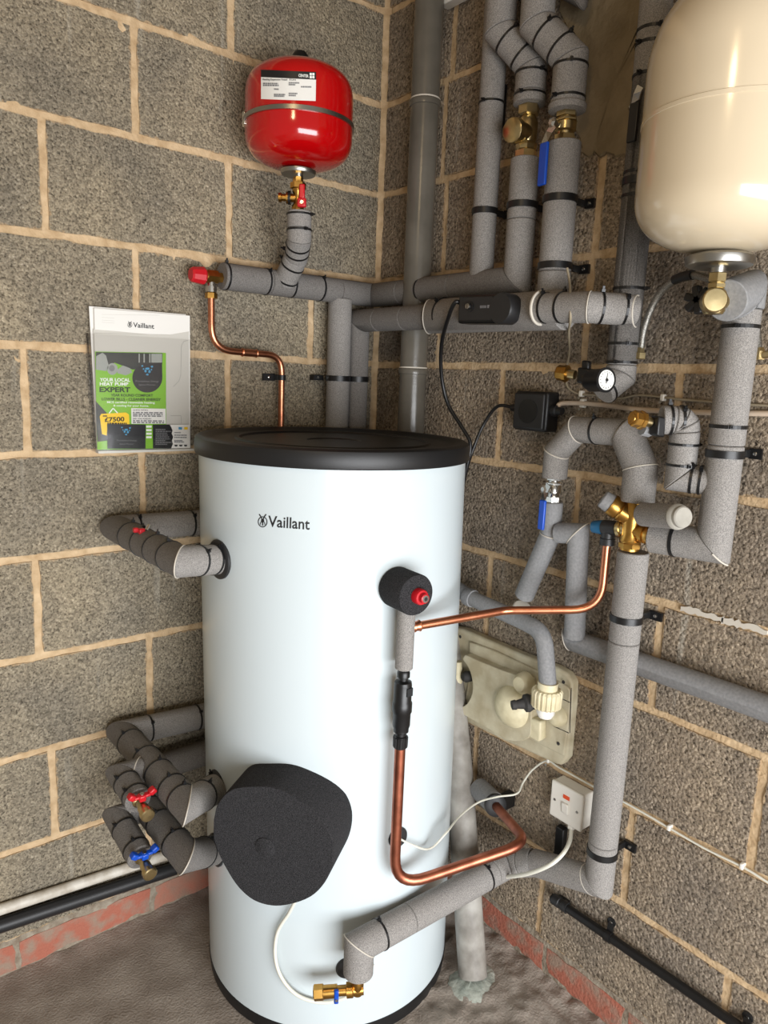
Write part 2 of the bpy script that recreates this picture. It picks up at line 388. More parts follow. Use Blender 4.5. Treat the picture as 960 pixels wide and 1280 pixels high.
def textpx(name, body, q, fn, m, parent, bold=0.0):
    """lettering laid on a real surface: q = corners (TL, TR, BR, BL), fn maps them onto that surface"""
    if body.startswith('~'):      # print too small to read in the photograph: a row of word-length strokes
        rg = random.Random(len(body) * 7 + int(q[0][1])); vs, fs, x = [], [], 0.0
        while x < 1.0:
            w_ = min(rg.uniform(0.05, 0.16), 1 - x); b_ = len(vs)
            vs += [(x, 0.25, 0), (x + w_, 0.25, 0), (x + w_, 0.8, 0), (x, 0.8, 0)]; fs.append((b_, b_ + 1, b_ + 2, b_ + 3)); x += w_ + 0.03
    else: vs, fs = textmesh(body, bold)
    xs = [v[0] for v in vs]; ys = [v[1] for v in vs]; x0, x1, y0, y1 = min(xs), max(xs), min(ys), max(ys)
    bm = bmesh.new(); bv = []
    for v in vs:
        s = (v[0] - x0) / (x1 - x0); t = (y1 - v[1]) / (y1 - y0)
        u = (q[0][0] * (1 - s) + q[1][0] * s) * (1 - t) + (q[3][0] * (1 - s) + q[2][0] * s) * t
        w_ = (q[0][1] * (1 - s) + q[1][1] * s) * (1 - t) + (q[3][1] * (1 - s) + q[2][1] * s) * t
        bv.append(bm.verts.new(fn(u, w_)))
    for f in fs:
        try: bm.faces.new([bv[i] for i in f])
        except ValueError: pass
    return obj(name, bm, m, parent, smooth=False)
def patch(name, pts, fn, m, parent, nsub=1):
    bm = bmesh.new(); bm.faces.new([bm.verts.new(fn(*p)) for p in pts])
    return obj(name, bm, m, parent, smooth=False)
# ================================================================== THE ROOM
ZJ = lambda k: 0.08 + 0.225 * (10 - k)
JW = 0.008
def grid_block(name, s0, s1, z0, z1, wall, m, parent, proud=0.0, jit=0.0022, nx=12, nz=6, depth=0.02, jz=0.0016):
    bm = bmesh.new(); G = []
    for j in range(nz + 1):
        row = []
        for i in range(nx + 1):
            edge = i in (0, nx) or j in (0, nz)
            s = s0 + (s1 - s0) * i / nx; z = z0 + (z1 - z0) * j / nz; dp = proud
            if edge:
                s += random.uniform(-jit, jit); z += random.uniform(-jit, jit); dp -= random.uniform(0.0005, 0.0025)
            else: dp += random.uniform(-jz, jz) * 0.5
            row.append((s, z, dp))
        G.append(row)
    pt = (lambda s, z, d: V((-s, -d, z))) if wall == 'L' else (lambda s, z, d: V((-d, -s, z)))
    vv = [[bm.verts.new(pt(*G[j][i])) for i in range(nx + 1)] for j in range(nz + 1)]
    for j in range(nz):
        for i in range(nx): bm.faces.new((vv[j][i], vv[j][i + 1], vv[j + 1][i + 1], vv[j + 1][i]))
    loop = [(0, i) for i in range(nx)] + [(j, nx) for j in range(nz)] + [(nz, i) for i in range(nx, 0, -1)] + [(j, 0) for j in range(nz, 0, -1)]
    bk = [bm.verts.new(pt(G[j][i][0], G[j][i][1], -depth)) for j, i in loop]
    for k in range(len(loop)):
        a, b2 = loop[k], loop[(k + 1) % len(loop)]
        bm.faces.new((vv[a[0]][a[1]], vv[b2[0]][b2[1]], bk[(k + 1) % len(loop)], bk[k]))
    return obj(name, bm, m, parent)
def wallslab(name, wall):
    bm = bmesh.new(); n = 130; hz = 90; S = 2.75; H = 2.8
    pt = (lambda s, z, d: V((-s, -d, z))) if wall == 'L' else (lambda s, z, d: V((-d, -s, z)))
    vv = [[bm.verts.new(pt(S * i / n, H * j / hz, -0.0018 + random.uniform(-0.0022, 0.0018))) for i in range(n + 1)] for j in range(hz + 1)]
    for j in range(hz):
        for i in range(n): bm.faces.new((vv[j][i], vv[j][i + 1], vv[j + 1][i + 1], vv[j + 1][i]))
    o = obj(name, bm, 'mortar', smooth=True); o['kind'] = 'structure'
    bx = bmesh.new(); add_box(bx, pt(S / 2, H / 2, -0.06), pt(1, 0, 0), pt(0, 0, 1), (0, 0, 1), S, 0.09, H)
    b = obj('wall_core', bx, 'mortar', o, smooth=False)
    return o
WL = wallslab('wall_left', 'L'); WR = wallslab('wall_right', 'R')
LP = {0: [(288, 30)], 1: [(168, 90)], 2: [(55, 220), (286, 264)], 3: [(170, 352), (388, 410)], 4: [(32, 500), (285, 490)], 5: [(178, 600)], 6: [(47, 760)], 7: [(187, 845)], 8: [(67, 990)], 9: [(187, 1060)]}
RP = {1: [(556, 160)], 3: [(548, 432), (735, 387)], 4: [(625, 520), (851, 470)], 5: [(721, 626)], 6: [(612, 725), (821, 817)], 7: [(946, 1020)], 8: [(785, 1072)], 9: [(911, 1225), (675, 1135)]}
def fill(meas, par, S=2.7, mod=0.45):
    ps = sorted(meas); out = list(ps)
    a = ps[0]
    while a - mod > 0.10: a -= mod; out.append(a)
    a = ps[-1]
    while a + mod < S: a += mod; out.append(a)
    for i in range(len(ps) - 1):
        g = ps[i + 1] - ps[i]; k = round(g / mod)
        for j in range(1, k): out.append(ps[i] + g * j / k)
    return sorted(out)
for wall, W, PP, bmn in (('L', WL, LP, 'block_left'), ('R', WR, RP, 'block_right')):
    for k in range(-1, 10):
        i = 1 if wall == 'R' else 0
        if k in PP: ms = [-at(u, v, wall)[i] for u, v in PP[k]]
        else: ms = [0.26 + (0.225 if k % 2 else 0.0) + (0.02 if wall == 'L' else 0)]
        if wall == 'L': ms = [-at(u, v, 'L').x for u, v in PP[k]] if k in PP else ms
        else: ms = [-at(u, v, 'R').y for u, v in PP[k]] if k in PP else ms
        ps = [0.0] + fill(ms, k % 2) + [2.75]
        for a, b2 in zip(ps[:-1], ps[1:]):
            if b2 - a < 0.05: continue
            g0 = 0.012 if a == 0.0 else JW
            z0, z1 = ZJ(k + 1) + JW, ZJ(k) - JW
            if z0 > 2.78: continue
            grid_block('block', a + g0, b2 - JW, z0, min(z1, 2.79), wall, bmn, W, proud=random.uniform(0.001, 0.003), jit=0.0024)
# brick course at the foot of both walls
BL = [-at(u, v, 'L').x for u, v in ((190, 1105), (144, 1140), (22, 1195))]
BR = [-at(u, v, 'R').y for u, v in ((682, 1195), (784, 1265))]
for wall, W, ms in (('L', WL, [BL[0], BL[2]]), ('R', WR, BR)):
    bm = bmesh.new(); pt = (lambda s, z, d: V((-s, -d, z))) if wall == 'L' else (lambda s, z, d: V((-d, -s, z)))
    n = 90; rows = [(0.088, -0.002), (0.084, 0.001), (0.05, 0.0012), (0.01, 0.002), (-0.02, 0.004)]
    vv = [[bm.verts.new(pt(2.7 * i / n, z + random.uniform(-.004, .004), d + random.uniform(-0.001, 0.001))) for i in range(n + 1)] for z, d in rows]
    for j in range(len(rows) - 1):
        for i in range(n): bm.faces.new((vv[j][i], vv[j][i + 1], vv[j + 1][i + 1], vv[j + 1][i]))
    obj('mortar_bed', bm, 'brick_mortar', W)
    mod = 0.225; a = ms[0]; P = list(ms)
    while a - mod > 0.05: a -= mod; P.append(a)
    a = max(ms)
    while a + mod < 2.7: a += mod; P.append(a)
    if wall == 'L':
        g = ms[1] - ms[0]; kk = max(1, round(g / mod))
        for j in range(1, kk): P.append(ms[0] + g * j / kk)
    P = [0.0] + sorted(P)
    for a, b2 in zip(P[:-1], P[1:]):
        grid_block('brick', a + 0.007, b2 - 0.007, 0.004, 0.071, wall, random.choice(['brick', 'brick', 'brick_pale']), W, proud=0.004, jit=0.0035, nx=8, nz=3)
# corner mortar fillet
bm = bmesh.new(); cs = []
for j in range(61):
    z = 2.8 * j / 60; q = random.uniform(0.011, 0.017); q2 = random.uniform(0.011, 0.017)
    cs.append([bm.verts.new(p) for p in (V((-q, 0.001, z)), V((-q * 0.45, -q2 * 0.35, z)), V((0.001, -q2, z)))])
for j in range(60):
    for i in range(2): bm.faces.new((cs[j][i], cs[j][i + 1], cs[j + 1][i + 1], cs[j + 1][i]))
o = obj('trim_1', bm, 'mortar'); o['kind'] = 'structure'
# cement render patch on the right wall, high up
bm = bmesh.new()
out = [(691, -60), (712, 60), (716, 130), (722, 172), (738, 198), (760, 194), (790, 204), (842, 190), (850, 100), (835, 20), (840, -60)]
rnd = random.Random(5); o2 = []
for i in range(len(out)):
    a, b2 = out[i], out[(i + 1) % len(out)]
    for k in range(5):
        f = k / 5; o2.append((a[0] * (1 - f) + b2[0] * f + rnd.uniform(-5, 5), a[1] * (1 - f) + b2[1] * f + rnd.uniform(-6, 6)))
cen = V((0, 0, 0)); P = [at(u, v, 'R', 0.001) for u, v in o2]
for p in P: cen += p / len(P)
rings = [[bm.verts.new(p) for p in P]]
for f, d in ((0.97, 0.0045), (0.7, 0.006), (0.4, 0.006)):
    rings.append([bm.verts.new(cen.lerp(p, f) + V((-d, 0, 0))) for p in P])
c0 = bm.verts.new(cen + V((-0.006, 0, 0)))
for a, b2 in zip(rings[:-1], rings[1:]):
    for i in range(len(P)): j = (i + 1) % len(P); bm.faces.new((a[i], a[j], b2[j], b2[i]))
for i in range(len(P)): bm.faces.new((rings[-1][i], rings[-1][(i + 1) % len(P)], c0))
bmesh.ops.subdivide_edges(bm, edges=bm.edges, cuts=2, use_grid_fill=True, smooth=0)
obj('render_patch', bm, 'render_patch', WR)
for a, b2 in (((852, 762), (905, 778)), ((903, 776), (960, 793))):
    p, q = at(*a, 'R', 0.0), at(*b2, 'R', 0.0); z_ = ZJ(6)
    bm = bmesh.new(); n = 14; up_ = []; dn = []
    for i in range(n + 1):
        y = p.y + (q.y - p.y) * i / n; zc_ = z_ + 0.001
        up_.append(bm.verts.new(V((-0.0045, y, zc_ + 0.006 + random.uniform(-.003, .003))))); dn.append(bm.verts.new(V((-0.0045, y, zc_ - 0.005 + random.uniform(-.003, .003)))))
    for i in range(n): bm.faces.new((up_[i], up_[i + 1], dn[i + 1], dn[i]))
    r_ = bmesh.ops.extrude_face_region(bm, geom=bm.faces[:]); bmesh.ops.translate(bm, vec=(0.004, 0, 0), verts=[v for v in r_['geom'] if isinstance(v, bmesh.types.BMVert)])
    obj('filler_streak', bm, 'glue', WR)
# ceiling and floor
bm = bmesh.new(); add_box(bm, (-1.35, -1.35, 2.83), (1, 0, 0), (0, 1, 0), (0, 0, 1), 2.8, 2.8, 0.05)
mat('ceiling', (120, 104, 84), 0.9, noise=0.5, nscale=12)
o = obj('ceiling', bm, 'ceiling', smooth=False); o['kind'] = 'structure'
def fl(x, y):
    from mathutils import noise as nz
    h = nz.noise(V((x * 4, y * 4, 0))) * 0.002 + nz.noise(V((x * 22, y * 22, 3))) * 0.0010
    k = max(0, min(1, (x + 0.42) / 0.12)) * max(0, min(1, (-y - 0.30) / 0.1))
    h += k * (abs(nz.noise(V((x * 12, y * 12, 5)))) * 0.022 + nz.noise(V((x * 45, y * 45, 8))) * 0.008)
    kl = max(0, 1 - abs(y) / 0.03); h += kl * 0.006 * (0.6 + nz.noise(V((x * 30, 0, 9))))
    return h - 0.0005
bm = bmesh.new(); xs = [-2.75 + 2.77 * i / 300 for i in range(301)]
vv = [[bm.verts.new(V((x, y, fl(x, y)))) for x in xs] for y in [-2.75 + 2.77 * j / 300 for j in range(301)]]
for j in range(300):
    for i in range(300): bm.faces.new((vv[j][i], vv[j][i + 1], vv[j + 1][i + 1], vv[j + 1][i]))
o = obj('floor', bm, 'floor'); o['kind'] = 'structure'
# ================================================================== HOT WATER CYLINDER
HC = 1.262
t_cyl = thing('hot_water_cylinder', 'tall white hot water cylinder with black lid standing in the corner', 'water cylinder', CB)
def cyl_lathe(name, prof, m, seg=128):
    bm = bmesh.new(); rings = []
    for h, r in prof:
        c = CB + CT * h
        rings.append([bm.verts.new(c + V((math.cos(2 * math.pi * k / seg) * r, math.sin(2 * math.pi * k / seg) * r, 0))) for k in range(seg)])
    for a, b2 in zip(rings[:-1], rings[1:]):
        for k in range(seg): bm.faces.new((a[k], a[(k + 1) % seg], b2[(k + 1) % seg], b2[k]))
    bm.faces.new(rings[0]); bm.faces.new(rings[-1])
    return obj(name, bm, m, t_cyl)
cyl_lathe('jacket', [(0.030, CR - 0.004), (0.031, CR)] + [(0.031 + (1.2) * i / 24, CR) for i in range(1, 25)], 'jacket')
cyl_lathe('base_ring', [(0.001, CR - 0.005), (0.003, CR - 0.001), (0.030, CR + 0.0015), (0.034, CR + 0.001), (0.034, CR - 0.01)], 'lid_black')
cyl_lathe('lid', [(1.225, CR - 0.006), (1.225, CR + 0.007), (1.228, CR + 0.0085), (1.250, CR + 0.0085), (1.258, CR + 0.006), (1.262, CR), (1.262, CR - 0.018),
                  (1.256, CR - 0.026), (1.2545, CR - 0.045), (1.2545, 0.215), (1.2585, 0.212), (1.2585, 0.205), (1.254, 0.202), (1.254, 0.06), (1.2515, 0.057), (1.2515, 0.0)], 'lid_black')
cf = lambda u, v: atcyl(u, v, 0.0006)
textpx('logo_lettering', 'Vaillant', [(335.5, 644.5), (387.5, 648.5), (387, 662.5), (335, 658.5)], cf, 'print_black', t_cyl, bold=0.012)
# the round emblem before the lettering: a ring with a small rabbit head and ears
def emblem(cx, cy, s, fn, m, parent):
    bm = bmesh.new()
    def strip(P, wd):
        a = [(p[0], p[1]) for p in P]
        for i in range(len(a) - 1):
            dx, dy = a[i + 1][0] - a[i][0], a[i + 1][1] - a[i][1]; l = math.hypot(dx, dy) or 1; nx, ny = -dy / l * wd / 2, dx / l * wd / 2
            bm.faces.new([bm.verts.new(fn(cx + s * px, cy + s * py)) for px, py in ((a[i][0] + nx, a[i][1] + ny), (a[i + 1][0] + nx, a[i + 1][1] + ny), (a[i + 1][0] - nx, a[i + 1][1] - ny), (a[i][0] - nx, a[i][1] - ny))])
    n = 28
    strip([(0.78 * math.cos(2 * math.pi * i / n), 0.12 + 0.9 * math.sin(2 * math.pi * i / n)) for i in range(n + 1)], 0.16)
    for sx in (-1, 1):
        strip([(sx * 0.12, -0.35), (sx * 0.30, -0.80), (sx * 0.62, -1.25)], 0.20)
        strip([(sx * 0.10, 0.05), (sx * 0.36, 0.25), (sx * 0.40, 0.62)], 0.15)
    bm.faces.new([bm.verts.new(fn(cx + s * 0.30 * math.cos(a), cy + s * (-0.08 + 0.34 * math.sin(a)))) for a in [2 * math.pi * i / 16 for i in range(16)]])
    strip([(0, 0.2), (0, 0.78)], 0.22)
    return obj('logo_emblem', bm, m, parent, smooth=False)
emblem(328.3, 651.5, 7.0, cf, 'print_black', t_cyl)
def rosette(u, v, r, label=None, off=0.0):
    p = atcyl(u, v, off); n = ncyl(p)
    o = lathe('port_grommet', [(-0.004, r), (0.003, r), (0.006, r * 0.9), (0.006, r * 0.55)], p, n, 'black_satin', t_cyl, seg=36)
    return p, n
pU, nU = rosette(274, 699, 0.040)
pL1, nL1 = rosette(272, 984, 0.038); pL2, nL2 = rosette(270, 1062, 0.036)
pT, nT = rosette(495, 733, 0.037)
pS, nS = rosette(497, 1046, 0.022)
pB, nB = rosette(434, 1209, 0.024)
# ================================================================== LEFT-HAND PIPES
def pipe_thing(label, loc, name='insulated_pipe', cat='pipe', group='foam lagged pipe runs'):
    return thing(name, label, cat, loc, group)
D0 = 0.058
def left_run(label, w1, w2, f, port, D, tspec, label_seams=(0, 1)):
    a = at(w1[0], w1[1], 'L', 0.05); b = at(w2[0], w2[1], 'L', 0.05); c = atx(f[0], f[1], b.x)
    t = pipe_thing(label, b)
    pts = [a, b, c, port]
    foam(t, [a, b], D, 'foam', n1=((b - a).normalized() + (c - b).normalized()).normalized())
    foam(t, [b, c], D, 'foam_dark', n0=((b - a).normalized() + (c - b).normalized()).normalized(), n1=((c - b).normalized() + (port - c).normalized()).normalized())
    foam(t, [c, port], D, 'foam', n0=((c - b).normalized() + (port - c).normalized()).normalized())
    seam(t, c, (c - b).normalized(), ((c - b).normalized() + (port - c).normalized()).normalized(), D / 2)
    ties(t, pts, D, tspec)
    return t, pts
tU, PU = left_run('short grey lagged pipe from upper left of the white cylinder back to the wall', (262, 652), (147, 661), (226, 702), pU + nU * 0.0, 0.060,
                  [(0, 0.1), (0, 0.22), (0, 0.8), (1, 0.25), (1, 0.46), (1, 0.66), (1, 0.86), (2, 0.45), (2, 0.82)])
tL1, PL1 = left_run('grey lagged pipe with the red-handled drain, lower left of the cylinder', (262, 893), (154, 917), (234, 1006), pL1, 0.062,
                    [(0, 0.16), (0, 0.72), (1, 0.14), (1, 0.40), (1, 0.60), (1, 0.80), (1, 0.93), (2, 0.5), (2, 0.9)])
zc = PL1[1]
c2 = atx(233, 1070, zc.x); b2_ = V((zc.x, -0.05, c2.z)); a2 = V((-0.50, -0.05, c2.z))
tL2 = pipe_thing('lowest grey lagged pipe with the blue-handled drain, left of the cylinder', b2_)
PL2 = [a2, b2_, c2, pL2]
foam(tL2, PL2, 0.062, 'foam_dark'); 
seam(tL2, c2, (c2 - b2_).normalized(), ((c2 - b2_).normalized() + (pL2 - c2).normalized()).normalized(), 0.031)
ties(tL2, PL2, 0.062, [(1, 0.45), (1, 0.62), (1, 0.86), (2, 0.55)])
def wing_valve(t, end, d, colour, D):
    """brass drain valve with a two-winged coloured handle at the end of a lagged stub"""
    d = d.normalized(); x, y = perp(d)
    lathe('valve_body', [(-0.01, 0.013), (0.004, 0.013), (0.006, 0.009), (0.022, 0.009), (0.024, 0.011), (0.040, 0.011), (0.041, 0.014), (0.052, 0.014), (0.054, 0.012), (0.0545, 0.0)], end, d, 'pale_brass', t, seg=24)
    up = V((0, 0, 1)) - d * d.z; up.normalize(); s = d.cross(up).normalized()
    c = end + d * 0.018 + up * 0.020
    bm = bmesh.new()
    for sg in (-1, 1):
        add_box(bm, c + s * sg * 0.010 + up * 0.003, s, up, d, 0.016, 0.007, 0.012)
        add_box(bm, c + s * sg * 0.021 + up * 0.008, s + up * sg * 0.7, up - s * sg * 0.7, d, 0.014, 0.012, 0.015)
    add_box(bm, c, s, up, d, 0.014, 0.014, 0.016)
    obj('handle', bm, colour, t, bevel=0.003, segs=3)
    lathe('handle_screw', [(0, 0.0045), (0.003, 0.0045)], c + up * 0.006, up, 'chrome', t, seg=12)
def drain(t, A, D, dx, ev, colour):
    B = A + V((-dx, 0, 0)); 
    C = atx(ev[0], ev[1], B.x)
    dr = [(B - A).normalized(), (C - B).normalized()]
    st = A + V((-D * 0.35, 0, 0))
    foam(t, [st, B, C], D * 0.86, 'foam_dark')
    ties(t, [st, B, C], D * 0.86, [(1, 0.3), (1, 0.8)])
    seam(t, A + V((-D * 0.5, 0, 0)), V((-1, 0, 0)), V((-1, 0.8, 0)).normalized(), D * 0.42)
    wing_valve(t, C, C - B, colour, D)
A1 = PL1[1].lerp(PL1[2], 0.50)
drain(tL1, A1, 0.062, 0.066, (173, 1001), 'red_plastic')
A2 = PL2[1].lerp(PL2[2], 0.42)
drain(tL2, A2, 0.062, 0.066, (176, 1072), 'blue_plastic')
# small vent screw with a red cap on the upper run
p = PU[1].lerp(PU[2], 0.52) + V((-0.012, 0, 0.026))
tv = tU
bm = bmesh.new()
for dx, dz, s in ((0, 0, .012), (-.012, .002, .010), (.004, -.012, .009)): add_box(bm, p + V((dx * 0.8, dx * -0.6, dz + 0.003)), (1, 0, 0), (0, 1, 0), (0, 0, 1), s, s, s)
o = obj('vent_handle', bm, 'red_plastic', tU, bevel=0.002); o['label'] = 'small red vent handle'
lathe('vent_screw', [(0, 0.004), (0.012, 0.004), (0.013, 0.003)], p + V((0.010, 0, 0.004)), (0.5, 0.2, 0.6), 'chrome', tU, seg=12)
# white plastic socket ring behind upper run
# white and black pipes low along the left wall
wa, wb = at(0, 1137, 'L', 0.016), at(180, 1078, 'L', 0.016)
z = wa.z; d_ = (wb - wa).normalized()
o = tube('waste_pipe', [wa - d_ * 1.3, wb + d_ * 0.62], 0.0125, 'white_pipe', seg=20); tag(o, 'thin white pipe running low along the left wall above the black one', 'pipe')
ba, bb = at(0, 1157, 'L', 0.022), at(205, 1090, 'L', 0.022); d_ = (bb - ba).normalized()
o = tube('black_waste_pipe', [ba - d_ * 1.3, bb + d_ * 0.55], 0.0165, 'black_satin', seg=20); tag(o, 'black plastic pipe running just above the red bricks of the left wall', 'pipe')
# ================================================================== UPPER HEADERS
H1z = at(340, 352, 'L', 0.05)
h1a = at(277, 345, 'L', 0.05); h1b = at(418, 363, 'L', 0.05)
zH = h1b.z
h1 = [h1a, V((-0.056, -0.05, zH)), V((-0.058, atx(650, 300, -0.058).y, zH))]
t = pipe_thing('long lagged pipe from red safety valve round the corner, behind the other', h1a)
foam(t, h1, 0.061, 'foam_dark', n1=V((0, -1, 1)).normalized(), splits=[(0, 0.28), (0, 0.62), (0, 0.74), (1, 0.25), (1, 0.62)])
ties(t, h1, 0.061, [(0, 0.02), (0, 0.26), (0, 0.42), (0, 0.61), (1, 0.40)])
tH1 = t
h2l = V((-0.100, -0.05, at(447, 401, 'L', 0.05).z))
h2r = at(537, 396, 'R', 0.100)
# cut lower header: thin start, thick middle around the valve, thin again into the tall pipe
t = pipe_thing('lagged pipe with the black motor on it, from corner elbow to tall right pipe', h2l); tH2 = t
v2bot = V((-0.100, -0.05, 0.55))
foam(t, [v2bot, h2l, h2r], 0.0585, 'foam_dark', splits=[(1, 0.32), (1, 0.7)])
thA = at(541, 393, 'R', 0.100); thB = at(708, 387, 'R', 0.105)
foam(t, [h2r, thB], 0.078, 'foam', n0=V((0.5, -1, 0)).normalized())
seam(t, h2r, (thB - h2r).normalized(), V((0.5, -1, 0)).normalized(), 0.039)
tn0 = at(676, 385, 'R', 0.135); tn1 = at(737, 384, 'R', 0.130); tn2 = at(795, 388, 'R', 0.062)
foam(t, [tn0, tn1, tn2], 0.0575, 'foam', seams=(0,), splits=[(0, 0.45)])
ties(t, [tn0, tn1, tn2], 0.0575, [(0, 0.12), (0, 0.46), (1, 0.22), (1, 0.72)])
seam(t, tn0 + V((0, 0, 0)), (tn1 - tn0).normalized(), (tn1 - tn0).normalized(), 0.031, th=0.003)
seam(t, at(796, 389, 'R', 0.09), (tn2 - tn1).normalized(), V((0.35, -1, 0)).normalized(), 0.0275, arc=(-0.27, 0.27))
# vertical pair dropping behind the cylinder
t = pipe_thing('thicker vertical lagged pipe on the left wall dropping behind the cylinder lid', (-0.163, -0.05, 0.5))
foam(t, [V((-0.163, -0.05, 0.55)), V((-0.163, -0.05, zH - 0.02))], 0.062, 'foam')
c = aty(422, 473, -0.05)
tc_ = thing('pipe_clip', 'double black clip across the two vertical pipes above the cylinder lid', 'pipe clip', c, 'black clips holding the pipes')
bm = bmesh.new(); zc = c.z
ringband(bm, V((-0.163, -0.05, zc)), V((0, 0, 1)), 0.030, 0.0332, 0.014); ringband(bm, V((-0.100, -0.05, zc)), V((0, 0, 1)), 0.028, 0.0315, 0.014)
obj('band', bm, 'black_plastic', tc_)
box('wall_tab', (-0.206, -0.012, zc), (1, 0, 0), (0, 1, 0), (0, 0, 1), 0.030, 0.020, 0.014, 'black_plastic', tc_)
lathe('screw', [(0, 0.0034), (0.002, 0.003)], V((-0.208, -0.022, zc)), (0, -1, 0), 'chrome', tc_, seg=12)
# feed from the red vessel down to the upper header
RVc = at(374, 150, 'L', 0.150)
va = aty(374, 264, RVc.y); vb = aty(374, 300, RVc.y); vc_ = at(370, 322, 'L', 0.110); vd = at(356, 352, 'L', 0.06)
t = pipe_thing('short curved lagged pipe hanging under the red expansion vessel', vb)
foam(t, [va, vb, vc_, vd], 0.056, 'foam', splits=[(0, 0.6)])
ties(t, [va, vb, vc_, vd], 0.056, [(0, 0.12), (0, 0.66), (1, 0.25), (1, 0.65), (2, 0.3), (2, 0.85)])
# ================================================================== RED EXPANSION VESSEL
base = V((RVc.x, RVc.y, 0)); RR = 0.120
zt = at(374, 83, 'L', 0.150).z; zb = at(374, 211, 'L', 0.150).z
t = thing('expansion_vessel', 'round red expansion vessel strapped high on the left wall', 'expansion vessel', V((base.x, base.y, zb)), 'expansion vessels')
RB = base
def dome(z0, z1, R, k, n=12, up=True):
    out = []
    for i in range(n + 1):
        a = math.pi / 2 * i / n
        # superellipse corner
        out.append((R * math.cos(a) ** (2 / k), math.sin(a) ** (2 / k)))
    return out
prof = []
hB = 0.070; hT = 0.075
for r, s in reversed(dome(0, 0, RR, 2.7)): prof.append((zb + hB * (1 - s), max(r, 0.0)))
prof.append((zb + (zt - zb) * 0.47, RR)); prof.append((zb + (zt - zb) * 0.525, RR))
for r, s in dome(0, 0, RR, 2.9): prof.append((zt - hT * (1 - s), max(r, 0.0)))
lathe('tank', [(h - zb, r) for h, r in prof], V((base.x, base.y, zb)), (0, 0, 1), 'red_paint', t, seg=96)
zs = atcyl(374, 134, 0, RB, RR).z
bm = bmesh.new(); ringband(bm, V((base.x, base.y, zs)), V((0, 0, 1)), RR, RR + 0.004, 0.009, 64)
obj('strap', bm, 'steel', t)
pz = V((base.x - 0.105, base.y + 0.046, zs)); 
bm = bmesh.new(); 
for dz in (-0.009, 0.009): add_box(bm, pz + V((-0.006, -0.004, dz)), (1, 0, 0), (0, 1, 0), (0, 0, 1), 0.014, 0.012, 0.010)
add_box(bm, pz + V((-0.004, 0.004, 0)), (1, 0, 0), (0, 1, 0), (0, 0, 1), 0.010, 0.010, 0.03)
obj('strap_buckle', bm, 'chrome', t, bevel=0.002)
box('wall_bracket', (base.x, -0.018, zs), (1, 0, 0), (0, 1, 0), (0, 0, 1), 0.10, 0.036, 0.034, 'steel', t)
bm = bmesh.new(); add_box(bm, V((base.x + 0.118, base.y + 0.05, zs - 0.012)), (1, 0.4, 0), (0, 1, 0), (0, 0, 1), 0.012, 0.02, 0.03); obj('strap_end', bm, 'black_plastic', t)
lathe('air_valve_cap', [(-0.006, 0.019), (0.026, 0.018), (0.033, 0.013), (0.034, 0)], V((base.x, base.y, zt - 0.004)), (0, 0, 1), 'black_plastic', t, seg=20)
rf = lambda off: (lambda u, v: atcyl(u, v, off, RB, RR))
def curved(name, q, fn, m, parent, n=10):
    bm = bmesh.new(); a = []
    for i in range(n + 1):
        s = i / n
        a.append([bm.verts.new(fn(q[0][0] * (1 - s) + q[1][0] * s, q[0][1] * (1 - s) + q[1][1] * s)), bm.verts.new(fn(q[3][0] * (1 - s) + q[2][0] * s, q[3][1] * (1 - s) + q[2][1] * s))])
    for i in range(n): bm.faces.new((a[i][0], a[i + 1][0], a[i + 1][1], a[i][1]))
    return obj(name, bm, m, parent)
K = lambda x, y: (280 + x / 4.8, 50 + y / 4.8)
lb = curved('label_sticker', [K(222, 178), K(553, 192), K(550, 366), K(222, 354)], rf(0.0006), 'paper', t)
curved('label_header', [K(222, 178), K(553, 192), K(553, 238), K(222, 222)], rf(0.0010), 'card_black', lb)
textpx('label_print', 'CENTER', [K(447, 203), K(507, 207), K(507, 226), K(447, 221)], rf(0.0014), 'print_white', lb, bold=0.02)
bmx = bmesh.new()
for i in (0, 1):
    for j in (0, 1):
        x0, y0 = 514 + i * 16, 197 + j * 18
        bmx.faces.new([bmx.verts.new(rf(0.0014)(*K(*q))) for q in ((x0, y0), (x0 + 13, y0 + 1), (x0 + 13, y0 + 16), (x0, y0 + 15))])
obj('label_logo', bmx, 'print_white', lb, smooth=False)
textpx('label_print', 'Heating Expansion Vessel   8 Litre', [K(230, 229), K(432, 232), K(432, 247), K(230, 246)], rf(0.0012), 'print_black', lb, bold=0.01)
for (x0, y0, x1, s) in ((234, 256, 324, '~'), (234, 267, 328, '~'), (388, 252, 452, '~'), (388, 263, 428, '~'), (462, 276, 524, '~'),
                        (300, 290, 328, '~'), (300, 322, 368, '~'), (300, 332, 362, '~'), (388, 316, 440, '~'), (388, 328, 432, '~')):
    textpx('label_print', s, [K(x0, y0), K(x1, y0 + 1), K(x1, y0 + 10), K(x0, y0 + 9)], rf(0.0012), 'print_grey', lb)
